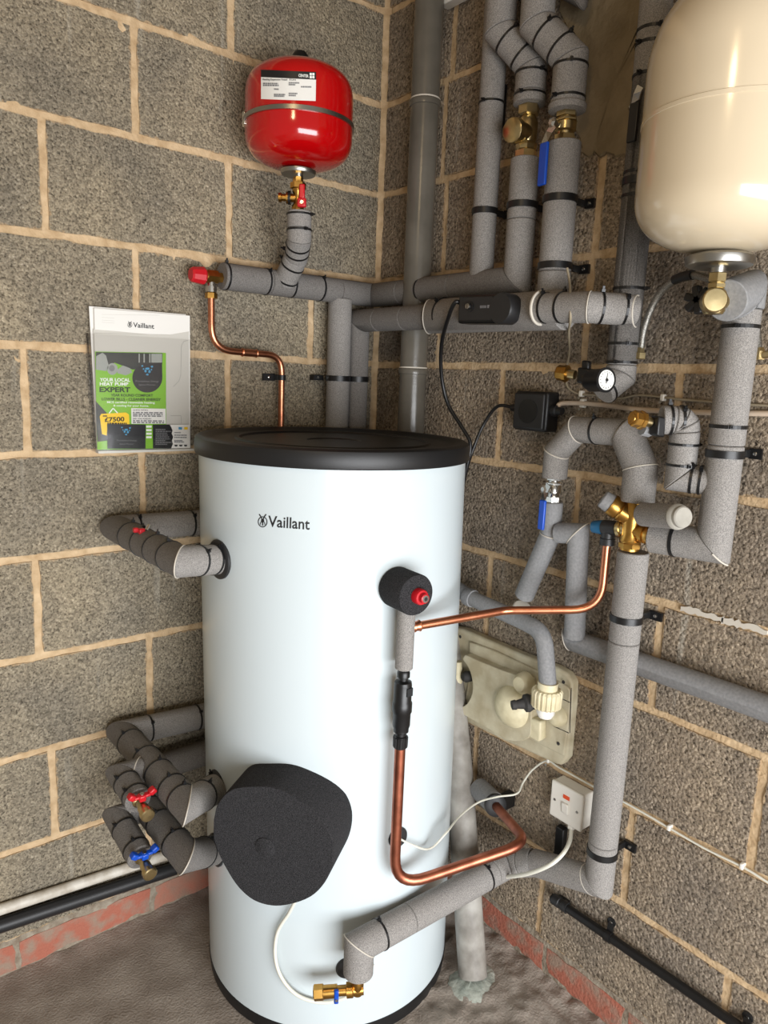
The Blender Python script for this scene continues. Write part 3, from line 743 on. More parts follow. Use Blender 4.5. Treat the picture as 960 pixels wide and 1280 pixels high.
# neck and valve beneath
vz = lambda v: aty(374, v, base.y).z
lathe('neck', [(vz(222), 0.011), (vz(219.5), 0.011), (vz(219), 0.038), (vz(217), 0.040), (vz(214), 0.040), (vz(213), 0.034), (vz(210), 0.018), (vz(206), 0.018)], V((base.x, base.y, 0)), (0, 0, 1), 'steel', t, seg=40)
t = thing('service_valve', 'brass valve with red lever between red vessel and lagged pipe', 'valve', V((base.x, base.y, vz(262))))
bx_, by_ = base.x, base.y
lathe('union_nut', [(vz(237), 0.016), (vz(236), 0.018), (vz(229), 0.018), (vz(228), 0.012), (vz(221), 0.011)], V((bx_, by_, 0)), (0, 0, 1), 'brass', t, seg=6, smooth=False)
lathe('valve_body', [(vz(266), 0.014), (vz(258), 0.014), (vz(255), 0.010), (vz(244), 0.010), (vz(240), 0.013), (vz(237), 0.013)], V((bx_, by_, 0)), (0, 0, 1), 'brass', t, seg=24)
cr_ = V((0.78, -0.62, 0)); mid = V((bx_, by_, vz(248)))
lathe('drain_port', [(0, 0.009), (0.016, 0.009), (0.017, 0.013), (0.026, 0.013), (0.027, 0.008), (0.036, 0.008), (0.037, 0.010), (0.044, 0.010)], mid, -cr_, 'brass', t, seg=20)
lathe('drain_washer', [(0.016, 0.0150), (0.022, 0.0150)], mid, -cr_, 'black_plastic', t, seg=20)
bm = bmesh.new(); cc = V((bx_, by_, vz(250))) + V((-0.62, -0.78, 0)) * 0.018 + cr_ * 0.011
add_box(bm, cc + V((0, 0, 0.014)), cr_, V((0.62, 0.78, 0)), (0, 0, 1), 0.013, 0.008, 0.032); add_box(bm, cc + V((0, 0, -0.010)), cr_, V((0.62, 0.78, 0)), (0, 0, 1), 0.020, 0.012, 0.020)
obj('lever', bm, 'red_plastic', t, bevel=0.003)
lathe('lever_screw', [(0, 0.004), (0.002, 0.004)], cc + V((-0.004, -0.006, -0.010)), (-0.62, -0.78, 0), 'chrome', t, seg=12)
# ================================================================== SAFETY VALVE + COPPER DISCHARGE
sv = at(264, 346, 'L', 0.05)
t = thing('safety_valve', 'brass safety valve with a red cap at left end of lagged pipe', 'valve', sv)
ax = (h1[1] - h1[0]).normalized()
lathe('valve_body', [(-0.014, 0.011), (-0.012, 0.016), (0.014, 0.016), (0.016, 0.012), (0.026, 0.012)], sv, ax, 'brass', t, seg=6, smooth=False)
lathe('body_round', [(-0.018, 0.014), (0.01, 0.014)], sv, ax, 'brass', t, seg=24)
lathe('cap', [(0.016, 0.017), (0.020, 0.020), (0.046, 0.017), (0.050, 0.014), (0.0505, 0)], sv, -ax, 'red_plastic', t, seg=10, smooth=False)
lathe('outlet', [(0.012, 0.010), (0.020, 0.010), (0.021, 0.013), (0.034, 0.013), (0.036, 0.010)], sv, (0, 0, -1), 'chrome', t, seg=24)
lathe('outlet_nut', [(0.036, 0.014), (0.048, 0.014)], sv, (0, 0, -1), 'brass', t, seg=6, smooth=False)
t = thing('copper_discharge_pipe', 'copper pipe curving down the left wall from the red-capped valve', 'pipe', at(352, 520, 'L', 0.03), 'copper pipes')
yy = 0.05
P = [sv + V((0, 0, -0.044)), V((sv.x, -0.05, at(262, 437, 'L', 0.045).z)), at(352, 443, 'L', 0.035), at(352, 470, 'L', 0.035)]
P[2].z = P[1].z - 0.004; P[3].x = P[2].x = at(352, 480, 'L', 0.035).x; P[3].z = 1.0
tube('pipe', P, 0.0078, 'copper', t, bend=[0.065, 0.045], seg=18)
c0, c1 = P[1], P[2]; dd = (c1 - c0).normalized()
for u in (302, 320):
    q = at(u, 440, 'L', 0.04); s = (q.x - c0.x) / (c1.x - c0.x); q = c0.lerp(c1, s)
    lathe('coupling_ring', [(-0.003, 0.0085), (0, 0.0105), (0.003, 0.0085)], q, dd, 'copper', t, seg=18)
q0 = c0.lerp(c1, (at(302, 440, 'L', .04).x - c0.x) / (c1.x - c0.x)); q1 = c0.lerp(c1, (at(320, 440, 'L', .04).x - c0.x) / (c1.x - c0.x))
tube('coupling', [q0, q1], 0.0092, 'copper', t, seg=18)
cz = at(352, 472, 'L', 0.035).z
clip(V((P[2].x, -0.035, cz)), (0, 0, 1), 0.0165, 'L', -1, 'small black clip on the copper pipe on the left wall', tab=0.034)
# ================================================================== DOCUMENT HOLDER
DK = lambda x, y: (90 + x / 5.647, 370 + y / 5.647)
Pp = at(178, 470, 'L', 0.012); nD = V((0, -1, 0.0)).normalized()
TLp = at(112, 381, 'L', 0.010)
dfn = lambda off: (lambda u, v: at(u, v, 'L', 0.010 + off))
t = thing('document_holder', 'clear plastic document holder fixed to the block wall, holding leaflets', 'document holder', at(180, 563, 'L', 0.0))
def sheet(name, pts, off, th, m, parent=None):
    P = [dfn(off)(*p) for p in pts]
    return prism(name, P, V((0, -th, 0)), m, parent, smooth=False)
sheet('back_panel', [DK(112, 66), DK(812, 130), DK(838, 1085), DK(180, 1108)], -0.008, 0.002, 'clear_acrylic', t)
sheet('side_flange', [DK(92, 262), DK(112, 262), DK(172, 1108), DK(135, 1090)], -0.008, 0.002, 'clear_acrylic', t)
sheet('front_panel', [DK(100, 262), DK(868, 310), DK(862, 1090), DK(165, 1108)], 0.022, 0.0015, 'clear_acrylic', t)
sheet('bottom_strip', [DK(165, 1088), DK(838, 1072), DK(838, 1086), DK(168, 1106)], 0.004, 0.0185, 'paper_grey', t)
for q in ([DK(95, 262), DK(104, 262), DK(142, 1090), DK(133, 1090)], [DK(862, 312), DK(868, 312), DK(866, 1080), DK(860, 1080)]):
    sheet('side_edge', q, -0.006, 0.029, 'clear_acrylic', t)
bk = thing('manual', 'white instruction manual with black lettering at back of the document holder', 'booklet', at(180, 560, 'L', 0.01))
sheet('back_cover', [DK(116, 72), DK(800, 130), DK(812, 1078), DK(176, 1092)], 0.001, 0.004, 'paper', bk)
sheet('front_cover', [DK(150, 86), DK(824, 140), DK(828, 1074), DK(176, 1088)], 0.006, 0.006, 'paper', bk)
sheet('cover_art', [DK(152, 236), DK(330, 250), DK(520, 268), DK(640, 282), DK(825, 250), DK(828, 1070), DK(176, 1086)], 0.0121, 0.0004, 'paper_grey', bk)
fn = dfn(0.0130)
textpx('title', 'Vaillant', [DK(432, 186), DK(580, 198), DK(580, 232), DK(432, 221)], fn, 'print_black', bk, bold=0.012)
emblem(*DK(409, 202), 3.3, fn, 'print_black', bk)
def line(pts, wd, off, m, parent, name='drawn_line'):
    bm = bmesh.new(); P = [dfn(off)(*p) for p in pts]
    for a, b2 in zip(P[:-1], P[1:]):
        d = (b2 - a).normalized(); s = V((0, -1, 0)).cross(d) * wd / 2
        bm.faces.new([bm.verts.new(x) for x in (a + s, b2 + s, b2 - s, a - s)])
    return obj(name, bm, m, parent, smooth=False)
line([DK(*p) for p in ((820, 312), (790, 320), (772, 350), (768, 560), (755, 600), (715, 640))], 0.0009, 0.0130, 'paper_line', bk)
line([DK(*p) for p in ((695, 845), (770, 845), (772, 900))], 0.0009, 0.0130, 'paper_line', bk)
for y in (130, 150, 170, 185): line([DK(210, y), DK(300 if y > 140 else 620, y + 6)], 0.0005, 0.0122, 'paper_grey', bk)
# bag / folded sheet, then green leaflet
o = sheet('paper_sleeve', [DK(156, 262), DK(688, 274), DK(690, 905), DK(178, 1020)], 0.0135, 0.0008, 'paper_grey'); tag(o, 'plain pale paper sleeve tucked behind the green leaflet', 'paper')
lf = thing('leaflet', 'green advertising leaflet with a yellow price badge in the document holder', 'leaflet', at(165, 560, 'L', 0.012))
sheet('page', [DK(162, 392), DK(662, 402), DK(664, 1075), DK(178, 1085)], 0.0150, 0.0010, 'leaf_green', lf)
L1, L2, L3 = dfn(0.0164), dfn(0.0168), dfn(0.0172)
patch('photo_dark', [DK(168, 396), DK(640, 405), DK(638, 480), DK(430, 520), DK(300, 470), DK(240, 520), DK(168, 520)], L1, 'leaf_dark', lf)
patch('fan_hub', [DK(285 + 38 * math.cos(a), 515 + 42 * math.sin(a)) for a in [i * math.pi / 8 for i in range(16)]], L2, 'leaf_grey', lf)
patch('fan_blade', [DK(*p) for p in ((170, 425), (215, 400), (240, 420), (262, 500), (240, 530), (170, 520))], L2, 'leaf_grey', lf)
patch('fan_blade', [DK(*p) for p in ((320, 520), (360, 490), (410, 510), (425, 540), (380, 560), (320, 545))], L2, 'leaf_grey', lf)
patch('fan_centre', [DK(282 + 20 * math.cos(a), 510 + 22 * math.sin(a)) for a in [i * math.pi / 8 for i in range(16)]], L3, 'print_grey', lf)
for x in (470, 505, 545): patch('photo_highlight', [DK(x, 408), DK(x + 9, 408), DK(x + 9, 470), DK(x, 470)], L2, 'leaf_grey', lf)
patch('photo_unit', [DK(560, 408), DK(636, 408), DK(636, 470), DK(560, 470)], L2, 'leaf_grey', lf)
cx, cy = 532, 578
patch('badge', [DK(cx + 106 * math.cos(a), cy + 104 * math.sin(a)) for a in [math.radians(x) for x in range(0, 271, 10)]] + [DK(cx + 104, cy - 104)], L2, 'card_black', lf)
def crest(x, y, s, fn, parent):
    bm = bmesh.new(); rnd = random.Random(3)
    for (a, b2, w_, h) in ((-1, -1, .5, .4), (.9, -.9, .5, .45), (0, -.5, .9, .5), (-.35, 0, .5, .6), (.4, .1, .5, .7), (0, .7, .6, .4), (-.75, -.4, .35, .35), (.8, -.3, .3, .4)):
        n = 7; bm.faces.new([bm.verts.new(fn(*DK(x + s * (a + w_ * 0.5 * math.cos(q) * rnd.uniform(.7, 1.1)), y + s * (b2 + h * 0.5 * math.sin(q) * rnd.uniform(.7, 1.1))))) for q in [2 * math.pi * i / n for i in range(n)]])
    return obj('crest', bm, 'print_blue', parent, smooth=False)
crest(532, 530, 36, L3, lf)
def T(s, x0, y0, x1, h, fn, m, parent, bold=0.015, slope=0.01):
    dy = (x1 - x0) * slope
    return textpx('lettering', s, [DK(x0, y0), DK(x1, y0 + dy), DK(x1, y0 + dy + h), DK(x0, y0 + h)], fn, m, parent, bold)
T('Prometheus Energy', 450, 594, 612, 17, L3, 'print_grey', lf, 0.0)
T('Space Planner', 472, 620, 592, 15, L3, 'print_grey', lf, 0.0)
T('YOUR LOCAL', 196, 578, 410, 25, L2, 'print_white', lf, 0.03)
T('HEAT PUMP', 196, 608, 398, 24, L2, 'print_white', lf, 0.03)
T('EXPERT', 194, 642, 412, 36, L2, 'print_dark_green', lf, 0.035)
T('YEAR ROUND COMFORT', 274, 690, 572, 19, L2, 'print_dark_green', lf, 0.025)
T('LOWER BILLS - CLEANER ENERGY', 210, 717, 628, 20, L2, 'print_dark_green', lf, 0.025)
T('MCS certified renewable heating', 248, 742, 584, 19, L2, 'print_white', lf, 0.015)
T('& cooling for your home.', 292, 766, 542, 18, L2, 'print_white', lf, 0.015)
patch('photo_dark', [DK(166, 740), DK(250, 830), DK(250, 1020), DK(180, 1030)], L1, 'leaf_dark', lf)
line([DK(*p) for p in ((262, 828), (290, 792), (322, 826))], 0.0022, 0.0168, 'print_white', lf)
patch('price_badge', [DK(*p) for p in ((196, 850), (206, 832), (380, 822), (402, 836), (406, 905), (250, 915), (245, 985), (212, 975))], L2, 'print_yellow', lf)
T('£7500', 230, 856, 370, 34, L3, 'print_black', lf, 0.03, -0.03)
T('~', 218, 842, 248, 10, L3, 'print_black', lf, 0.02)
T('~', 250, 893, 386, 10, L3, 'print_black', lf, 0.02)
patch('text_box', [DK(418, 792), DK(660, 796), DK(662, 902), DK(420, 902)], L2, 'paper', lf)
T('QUICK INTRO:', 430, 800, 538, 11, L3, 'print_black', lf, 0.02)
for y, s in ((818, '~'), (830, '~'), (842, '~')): T(s, 430, y, 640, 9, L3, 'print_grey', lf, 0)
T('DID YOU KNOW?', 430, 860, 560, 11, L3, 'print_black', lf, 0.02)
for y, s in ((876, '~'), (888, '~')): T(s, 430, y, 650, 9, L3, 'print_grey', lf, 0)
for y in (915, 940, 965, 990): patch('photo_highlight', [DK(524, y), DK(562, y), DK(562, y + 14), DK(524, y + 14)], L2, 'print_white', lf)
c1 = thing('business_card', 'black business card with small blue crest, left one in the holder', 'card', at(158, 561, 'L', 0.012), 'cards in the document holder')
sheet('card', [DK(248, 903), DK(520, 908), DK(518, 1078), DK(250, 1078)], 0.0178, 0.0006, 'card_black', c1)
crest(382, 958, 30, dfn(0.0190), c1)
T('Prometheus Energy', 316, 1012, 458, 16, dfn(0.019), 'print_grey', c1, 0.0); T('Space Planner', 336, 1038, 438, 14, dfn(0.019), 'print_grey', c1, 0.0)
c2_ = thing('business_card', 'black and white printed card, right one in the holder', 'card', at(205, 561, 'L', 0.012), 'cards in the document holder')
sheet('card', [DK(570, 908), DK(828, 908), DK(832, 1074), DK(572, 1076)], 0.0178, 0.0006, 'paper', c2_)
patch('black_half', [DK(*p) for p in ((570, 908), (690, 908), (700, 925), (710, 950), (704, 970), (714, 995), (706, 1020), (712, 1045), (700, 1075), (572, 1076))], dfn(0.0188), 'card_black', c2_)
for i in range(9): T('~', 590, 938 + i * 13, 600 + (60, 85, 72)[i % 3] + (i % 2) * 18, 8, dfn(0.0194), 'print_grey', c2_, 0)
for x, m_ in ((752, 'print_blue'), (792, 'print_yellow')): patch('mark', [DK(x, 924), DK(x + 26, 926), DK(x + 24, 944), DK(x, 942)], dfn(0.0192), m_, c2_)
for y, x1 in ((960, 768), (978, 812), (994, 812), (1016, 780), (1026, 790)): T('~', 722, y, x1, 8, dfn(0.0192), 'print_grey', c2_, 0)
for x in (722, 756, 790): patch('mark', [DK(x, 1050), DK(x + 24, 1050), DK(x + 20, 1062), DK(x + 4, 1062)], dfn(0.0192), 'print_black', c2_)
# ================================================================== SOIL PIPE (right wall, by the corner)
sp = V((-0.056, at(526, 250, 'R', 0.056).y))
SY = at(526, 250, 'R', 0.056).y
bot = V((-0.156, -0.657, 0.012)); midp = at(574, 965, 'R', 0.075)
t = thing('soil_pipe', 'grey plastic waste pipe standing in the corner behind all the lagging', 'pipe', V((-0.056, SY, 0)))
tube('upper_pipe', [V((-0.056, SY, 2.8)), V((-0.056, SY, 1.0))], 0.0345, 'soil_plastic', t, seg=40)
for vv_ in (131, 463):
    z = at(526, vv_, 'R', 0.056).z
    lathe('collar', [(-0.010, 0.0345), (-0.009, 0.0375), (0.0, 0.0385), (0.004, 0.037), (0.006, 0.0345)], V((-0.056, SY, z)), (0, 0, 1), 'soil_plastic', t, seg=40)
    bm = bmesh.new(); ringband(bm, V((-0.056, SY, z + 0.006)), V((0, 0, 1)), 0.034, 0.0362, 0.004); obj('sealant_ring', bm, 'glue', t)
t2 = thing('drain_standpipe', 'dirty pale grey drain pipe leaning out of the floor right of the cylinder', 'pipe', bot)
tube('pipe', [V((-0.050, SY - 0.03, 1.0)), V((-0.036, -0.37, 0.80)), midp, bot], 0.034, 'clay_pipe', t2, seg=36, bend=0.1)
# cement blob where it enters the floor
bm = bmesh.new(); from mathutils import noise as MN
G = []
outl = [(558, 1232), (563, 1215), (578, 1208), (603, 1205), (617, 1214), (620, 1228), (616, 1246), (604, 1257), (588, 1258), (570, 1252)]
P = [at(u, v, 'F', -0.004) for u, v in outl]; P = smooth_path(P + [P[0]], 4)[:-1]
cen = sum(P, V((0, 0, 0))) / len(P)
rings = []
for f, h in ((1, 0.0), (0.93, 0.007), (0.75, 0.011), (0.5, 0.016), (0.25, 0.022)):
    rings.append([bm.verts.new(cen.lerp(p, f) + V((0, 0, h + (random.uniform(-.0015, .0015) if h else 0)))) for p in P])
for a, b2 in zip(rings[:-1], rings[1:]):
    for i in range(len(P)): j = (i + 1) % len(P); bm.faces.new((a[i], a[j], b2[j], b2[i]))
bm.faces.new(rings[-1])
o = obj('cement_collar', bm, 'cement'); tag(o, 'rough pale cement lump round the foot of the drain pipe', 'cement')
# ================================================================== VERTICAL PIPES ON THE RIGHT WALL
def vert_at(u, v, off): return at(u, v, 'R', off)
def vpipe(x, y, z): return V((x, y, z))
# A
xa = -0.056; A_ = at(607, 250, 'R', 0.056)
t = pipe_thing('thinner vertical lagged pipe nearest the grey waste pipe on the right wall', V((xa, A_.y, zH)))
zA = at(604, 350, 'R', 0.056).z
a_top = at(618, 60, 'R', 0.056)
Pa = [V((xa, A_.y, zH + 0.005)), V((xa, A_.y, 2.80))]
zz = lambda v, y, x: atx(600, v, x)
foam(t, Pa, 0.054, 'foam', splits=[(0, (at(610, 131, 'R', .056).z - Pa[0].z) / (Pa[1].z - Pa[0].z)), (0, (at(608, 266, 'R', .056).z - Pa[0].z) / (Pa[1].z - Pa[0].z))])
tie(t, V((xa, A_.y, at(610, 131, 'R', .056).z)), V((0, 0, 1)), 0.027)
clip(V((xa, A_.y, at(606, 265, 'R', .056).z)), (0, 0, 1), 0.054, 'R', 1, 'black clip on the thinner vertical pipe beside the grey waste pipe')
o = box('cover_strip', at(627, 132, 'R', 0.03), (1, 0, 0), (0, 1, 0), (0, 0, 1), 0.022, 0.008, 0.088, 'black_plastic', bevel=0.002); tag(o, 'narrow black upright box between two vertical lagged pipes', 'box')
# B
xb = -0.058
def on(x, u, v): return atx(u, v, x)
B_ = on(xb, 650, 300)
def by(u, v): return V((xb, B_.y, on(xb, u, v).z))
t = pipe_thing('lagged pipe below the brass strainer, down to the upper header', by(650, 350))
Pb = [V((xb, B_.y, zH)), by(654, 199)]
foam(t, Pb, 0.0612, 'foam', n0=V((0, -1, 1)).normalized(), splits=[(0, 0.5)])
clip(by(652, 258), (0, 0, 1), 0.062, 'R', 1, 'black clip on the lagged pipe below the brass strainer')
t = pipe_thing('cranked lagged pipe at the top above the brass strainer', by(657, 132))
b0 = by(657, 132); b1 = by(656, 86); b2v = atx(625, 38, -0.10); b3 = atx(627, -60, -0.10)
Pb = [b0, b1, b2v, V((b2v.x, b2v.y, 2.80))]
foam(t, Pb, 0.064, 'foam', splits=[(0, 0.3)])
ties(t, Pb, 0.064, [(0, 0.22), (0, 0.8), (1, 0.28), (1, 0.74), (2, 0.15)])
lathe('flared_end', [(0, 0.024), (0.002, 0.033), (0.014, 0.034), (0.018, 0.032)], b0 + V((0, 0, -0.002)), (0, 0, 1), 'foam', t, seg=32)
# strainer body
t = thing('strainer_valve', 'brass strainer valve with a round cap between two lagged pipes', 'valve', by(654, 199), 'brass valves on the vertical pipes')
o_ = V((xb, B_.y, 0)); Z = lambda v: by(655, v).z
lathe('lower_nut', [(Z(199), 0.021), (Z(198), 0.023), (Z(190), 0.023), (Z(189), 0.019)], o_, (0, 0, 1), 'pale_brass', t, seg=6, smooth=False)
lathe('lower_union', [(Z(190), 0.017), (Z(188), 0.020), (Z(183), 0.022), (Z(180), 0.022), (Z(179), 0.018)], o_, (0, 0, 1), 'pale_brass', t, seg=8, smooth=False)
lathe('body', [(Z(181), 0.016), (Z(176), 0.020), (Z(156), 0.021), (Z(151), 0.018), (Z(148), 0.015), (Z(146), 0.013)], o_, (0, 0, 1), 'pale_brass', t, seg=32)
lathe('upper_nut', [(Z(147), 0.017), (Z(145), 0.022), (Z(135), 0.022), (Z(133), 0.018), (Z(128), 0.016)], o_, (0, 0, 1), 'pale_brass', t, seg=6, smooth=False)
cdir = (V((-0.98, -0.08, -0.12))).normalized(); mid = V((xb, B_.y, Z(168)))
lathe('side_branch', [(0, 0.019), (0.030, 0.019), (0.031, 0.021), (0.036, 0.021)], mid, cdir, 'pale_brass', t, seg=28)
lathe('round_cap', [(0.036, 0.0235), (0.052, 0.0235), (0.054, 0.021), (0.0545, 0)], mid, cdir, 'pale_brass', t, seg=28, ridges=14, rdepth=0.0008)
# C
xc = -0.068; C_ = on(xc, 697, 290)
def cy_(u, v): return V((xc, C_.y, on(xc, u, v).z))
t = pipe_thing('lagged pipe below the blue lever valve, down to the motor valve pipe', cy_(693, 362))
Pc = [cy_(693, 372), cy_(705, 178)]
foam(t, Pc, 0.0655, 'foam', splits=[(0, 0.17), (0, 0.62)])
clip(cy_(699, 250), (0, 0, 1), 0.0655, 'R', 1, 'upper black clip on the lagged pipe below the blue lever')
clip(cy_(695, 333), (0, 0, 1), 0.0655, 'R', 1, 'lower black clip on the lagged pipe below the blue lever')
t = pipe_thing('cranked lagged pipe at the top above the blue lever valve', cy_(706, 140))
c0 = cy_(706, 140); c1v = cy_(708, 76); c2v = atx(671, 30, -0.10); 
Pc = [c0, c1v, c2v, V((c2v.x, c2v.y, 2.80))]
foam(t, Pc, 0.066, 'foam', splits=[(0, 0.25)])
ties(t, Pc, 0.066, [(0, 0.24), (0, 0.86), (1, 0.30), (1, 0.72)])
lathe('flared_end', [(0, 0.024), (0.002, 0.036), (0.012, 0.037), (0.016, 0.034)], c0 + V((0, 0, -0.002)), (0, 0, 1), 'foam', t, seg=32)
def lever_valve(name, label, o, zf, vtop, vbot, lever_col, lever_px, m='pale_brass', s=1.0, group=None, lever_dir=None):
    t = thing(name, label, 'valve', V((o.x, o.y, zf(vbot))), group)
    H = zf(vtop) - zf(vbot); z0 = zf(vbot); oo = V((o.x, o.y, 0))
    lathe('lower_nut', [(z0 - 0.004, 0.012 * s), (z0 + 0.01 * H, 0.017 * s), (z0 + 0.2 * H, 0.017 * s), (z0 + 0.22 * H, 0.013 * s)], oo, (0, 0, 1), m, t, seg=6, smooth=False)
    lathe('body', [(z0 + 0.2 * H, 0.013 * s), (z0 + 0.30 * H, 0.0135 * s), (z0 + 0.36 * H, 0.0165 * s), (z0 + 0.62 * H, 0.0165 * s), (z0 + 0.70 * H, 0.0135 * s), (z0 + 0.8 * H, 0.013 * s)], oo, (0, 0, 1), m, t, seg=28)
    lathe('collar', [(z0 + 0.66 * H, 0.0185 * s), (z0 + 0.72 * H, 0.0185 * s)], oo, (0, 0, 1), m, t, seg=6, smooth=False)
    lathe('upper_nut', [(z0 + 0.8 * H, 0.015 * s), (z0 + 0.82 * H, 0.0165 * s), (z0 + H, 0.0165 * s), (z0 + H + 0.006, 0.011 * s)], oo, (0, 0, 1), m, t, seg=6, smooth=False)
    dv = (lever_dir or V((-0.85, 0.1, 0))).normalized(); c = V((o.x, o.y, z0 + 0.5 * H))
    lathe('stem', [(0.012 * s, 0.007), (0.026 * s, 0.007), (0.027 * s, 0.010), (0.031 * s, 0.010), (0.034 * s, 0.005)], c, dv, 'chrome', t, seg=6, smooth=False)
    # lever drawn along its own plane through the stem
    n = dv; p0 = c + dv * 0.030 * s
    P = [atplane(u, v, p0 + dv * (0.010 if i > 1 else 0), n) for i, (u, v) in enumerate(lever_px)]
    bm = bmesh.new(); sweep_flat(bm, P[:3], 0.014 * s, 0.0025, n); obj('lever_arm', bm, 'chrome', t, smooth=False)
    bm = bmesh.new(); sweep_flat(bm, P[2:], 0.017 * s, 0.007, n); obj('lever_grip', bm, lever_col, t, bevel=0.0025, segs=3)
    return t, P, n
def sweep_flat(bm, P, wd, th, n):
    R = []
    for i, p in enumerate(P):
        d = (P[min(i + 1, len(P) - 1)] - P[max(i - 1, 0)]).normalized(); s = d.cross(n).normalized() * wd / 2; k = n * th / 2
        R.append([bm.verts.new(q) for q in (p + s + k, p - s + k, p - s - k, p + s - k)])
    for a, b2 in zip(R[:-1], R[1:]):
        for i in range(4): bm.faces.new((a[i], a[(i + 1) % 4], b2[(i + 1) % 4], b2[i]))
    bm.faces.new(R[0]); bm.faces.new(R[-1])
_t, _P, _n = lever_valve('lever_valve', 'brass valve with a long blue lever on the vertical pipe near top', C_, lambda v: cy_(705, v).z, 141, 177, 'blue_plastic',
            [(693, 156), (687, 165), (681, 178), (677, 232)], s=1.25, group='brass valves on the vertical pipes')
# D: tall pipe behind the white vessel
xd = -0.062; Dy = on(xd, 789, 330).y
dz = lambda u, v: V((xd, Dy, on(xd, u, v).z))
t = pipe_thing('tall lagged pipe passing behind the cream vessel to the pressure gauge', dz(765, 480)); tD = t
dE = dz(776, 484); dEnd = atx(744, 487, -0.105)
foam(t, [V((xd, Dy, 2.80)), dz(806, 97)], 0.056, 'foam', splits=[(0, (2.8 - dz(0, 40).z) / (2.8 - dz(0, 97).z))])
dG = atx(752, 489, -0.10)
foam(t, [dz(800, 182), dz(775, 470), dG], 0.056, 'foam', splits=[(0, 0.13), (0, 0.20), (0, 0.6), (0, 0.86), (0, 0.95)])
for u, v in ((820, 38), (818, 56), (812, 96), (798, 217), (797, 246), (790, 361), (780, 430), (777, 453)): tie(t, dz(u, v), V((0, 0, 1)), 0.028, wd=0.005)
tie(t, dz(775, 470).lerp(dG, 0.8), dG - dz(775, 470), 0.028)
clip(dz(797, 228), (0, 0, 1), 0.056, 'R', -1, 'black clip on the tall lagged pipe beside the cream vessel')
lever_valve('lever_valve', 'small valve with a black lever, half hidden by the cream vessel', V((xd, Dy, 0)), lambda v: dz(805, v).z, 99, 180, 'black_plastic',
            [(801, 108), (797, 116), (794, 128), (789, 178)], s=1.15, group='brass valves on the vertical pipes')
# stub of lagged pipe at the very top
t = pipe_thing('dark lagged pipe end poking in at the top edge above the cement patch', at(712, -20, 'R', 0.05))
foam(t, [at(702, -22, 'R', 0.05), at(722, -12, 'R', 0.05), at(732, -60, 'R', 0.05)], 0.048, 'foam_dark')
# trunking end at the top
q = at(566, 2, 'R', 0.02)
o = prism('cable_trunking', [at(551, -4, 'R', 0.004), at(556, 10, 'R', 0.004), at(561, 13, 'R', 0.004), at(592, -3, 'R', 0.004), at(592, -24, 'R', .004), at(560, -24, 'R', .004)], V((-0.03, 0, 0)), 'white_plastic', bevel=0.003)
tag(o, 'corner of a grimy white plastic box at the top edge near the corner', 'box')
# ================================================================== MOTORISED VALVE HEAD
pa = at(577, 387, 'R', 0.155); pb_ = at(632, 386, 'R', 0.155); ax = (pb_ - pa).normalized(); nf = V((-1, 0, 0)); up = V((0, 0, 1)); nf = ax.cross(up).normalized(); nf = nf if nf.x < 0 else -nf
t = thing('valve_actuator', 'black motor head with a round dial on the thick lagged pipe', 'valve motor', pa)
L_ = (pb_ - pa).length; cc = (pa + pb_) / 2
h_ = 0.060
outl = []
for (s, k) in ((-0.5, 0.5), (-0.5, -0.5)): outl.append(cc + ax * s * L_ + up * k * h_)
for i in range(13):
    a = -math.pi / 2 + math.pi * i / 12; outl.append(pb_ + ax * math.cos(a) * 0.014 + up * math.sin(a) * h_ / 2)
prism('housing', [p + nf * 0.012 for p in outl], -nf * 0.058, 'black_plastic', t, bevel=0.006, segs=4)
lathe('end_disc', [(-0.03, 0.031), (0.0, 0.031), (0.004, 0.029), (0.0045, 0)], pb_ + nf * 0.012 - ax * 0.002, nf, 'black_satin', t, seg=40)
fc = pb_ + nf * 0.0125
o = prism('face_plate', [cc + ax * (-0.44 * L_) + up * 0.40 * h_ + nf * 0.012, cc + ax * (-0.44 * L_) - up * 0.40 * h_ + nf * 0.012] + [cc + ax * (0.28 * L_ + math.cos(a) * 0.012) + up * math.sin(a) * 0.40 * h_ + nf * 0.012 for a in [-math.pi / 2 + math.pi * i / 8 for i in range(9)]], nf * 0.003, 'black_satin', t, bevel=0.001)
dc = atplane(587, 383, cc + nf * 0.0155, nf)
dl = lathe('dial', [(0, 0.011), (0.0015, 0.011), (0.002, 0.007), (0.005, 0.007), (0.0055, 0)], dc, nf, 'black_plastic', t, seg=28)
lathe('dial_knob', [(0.003, 0.0060), (0.0075, 0.0056), (0.0078, 0)], dc, nf, 'steel', dl, seg=20)
box('dial_slot', dc + nf * 0.008, ax, up, nf, 0.001, 0.010, 0.0006, 'black_plastic', dl)
fp = lambda u, v: atplane(u, v, cc + nf * 0.0157, nf)
textpx('maker_mark', '~', [(600, 382), (608, 381.6), (608, 385), (600, 385.4)], fp, 'print_grey', t)
bm = bmesh.new(); bm.faces.new([bm.verts.new(fp(*q)) for q in ((609, 381.2), (612.5, 381), (612.5, 385), (609, 385.2))]); obj('maker_mark', bm, 'print_grey', t, smooth=False)
tie(tH2, at(556, 394, 'R', 0.10), (thB - h2r), 0.039)
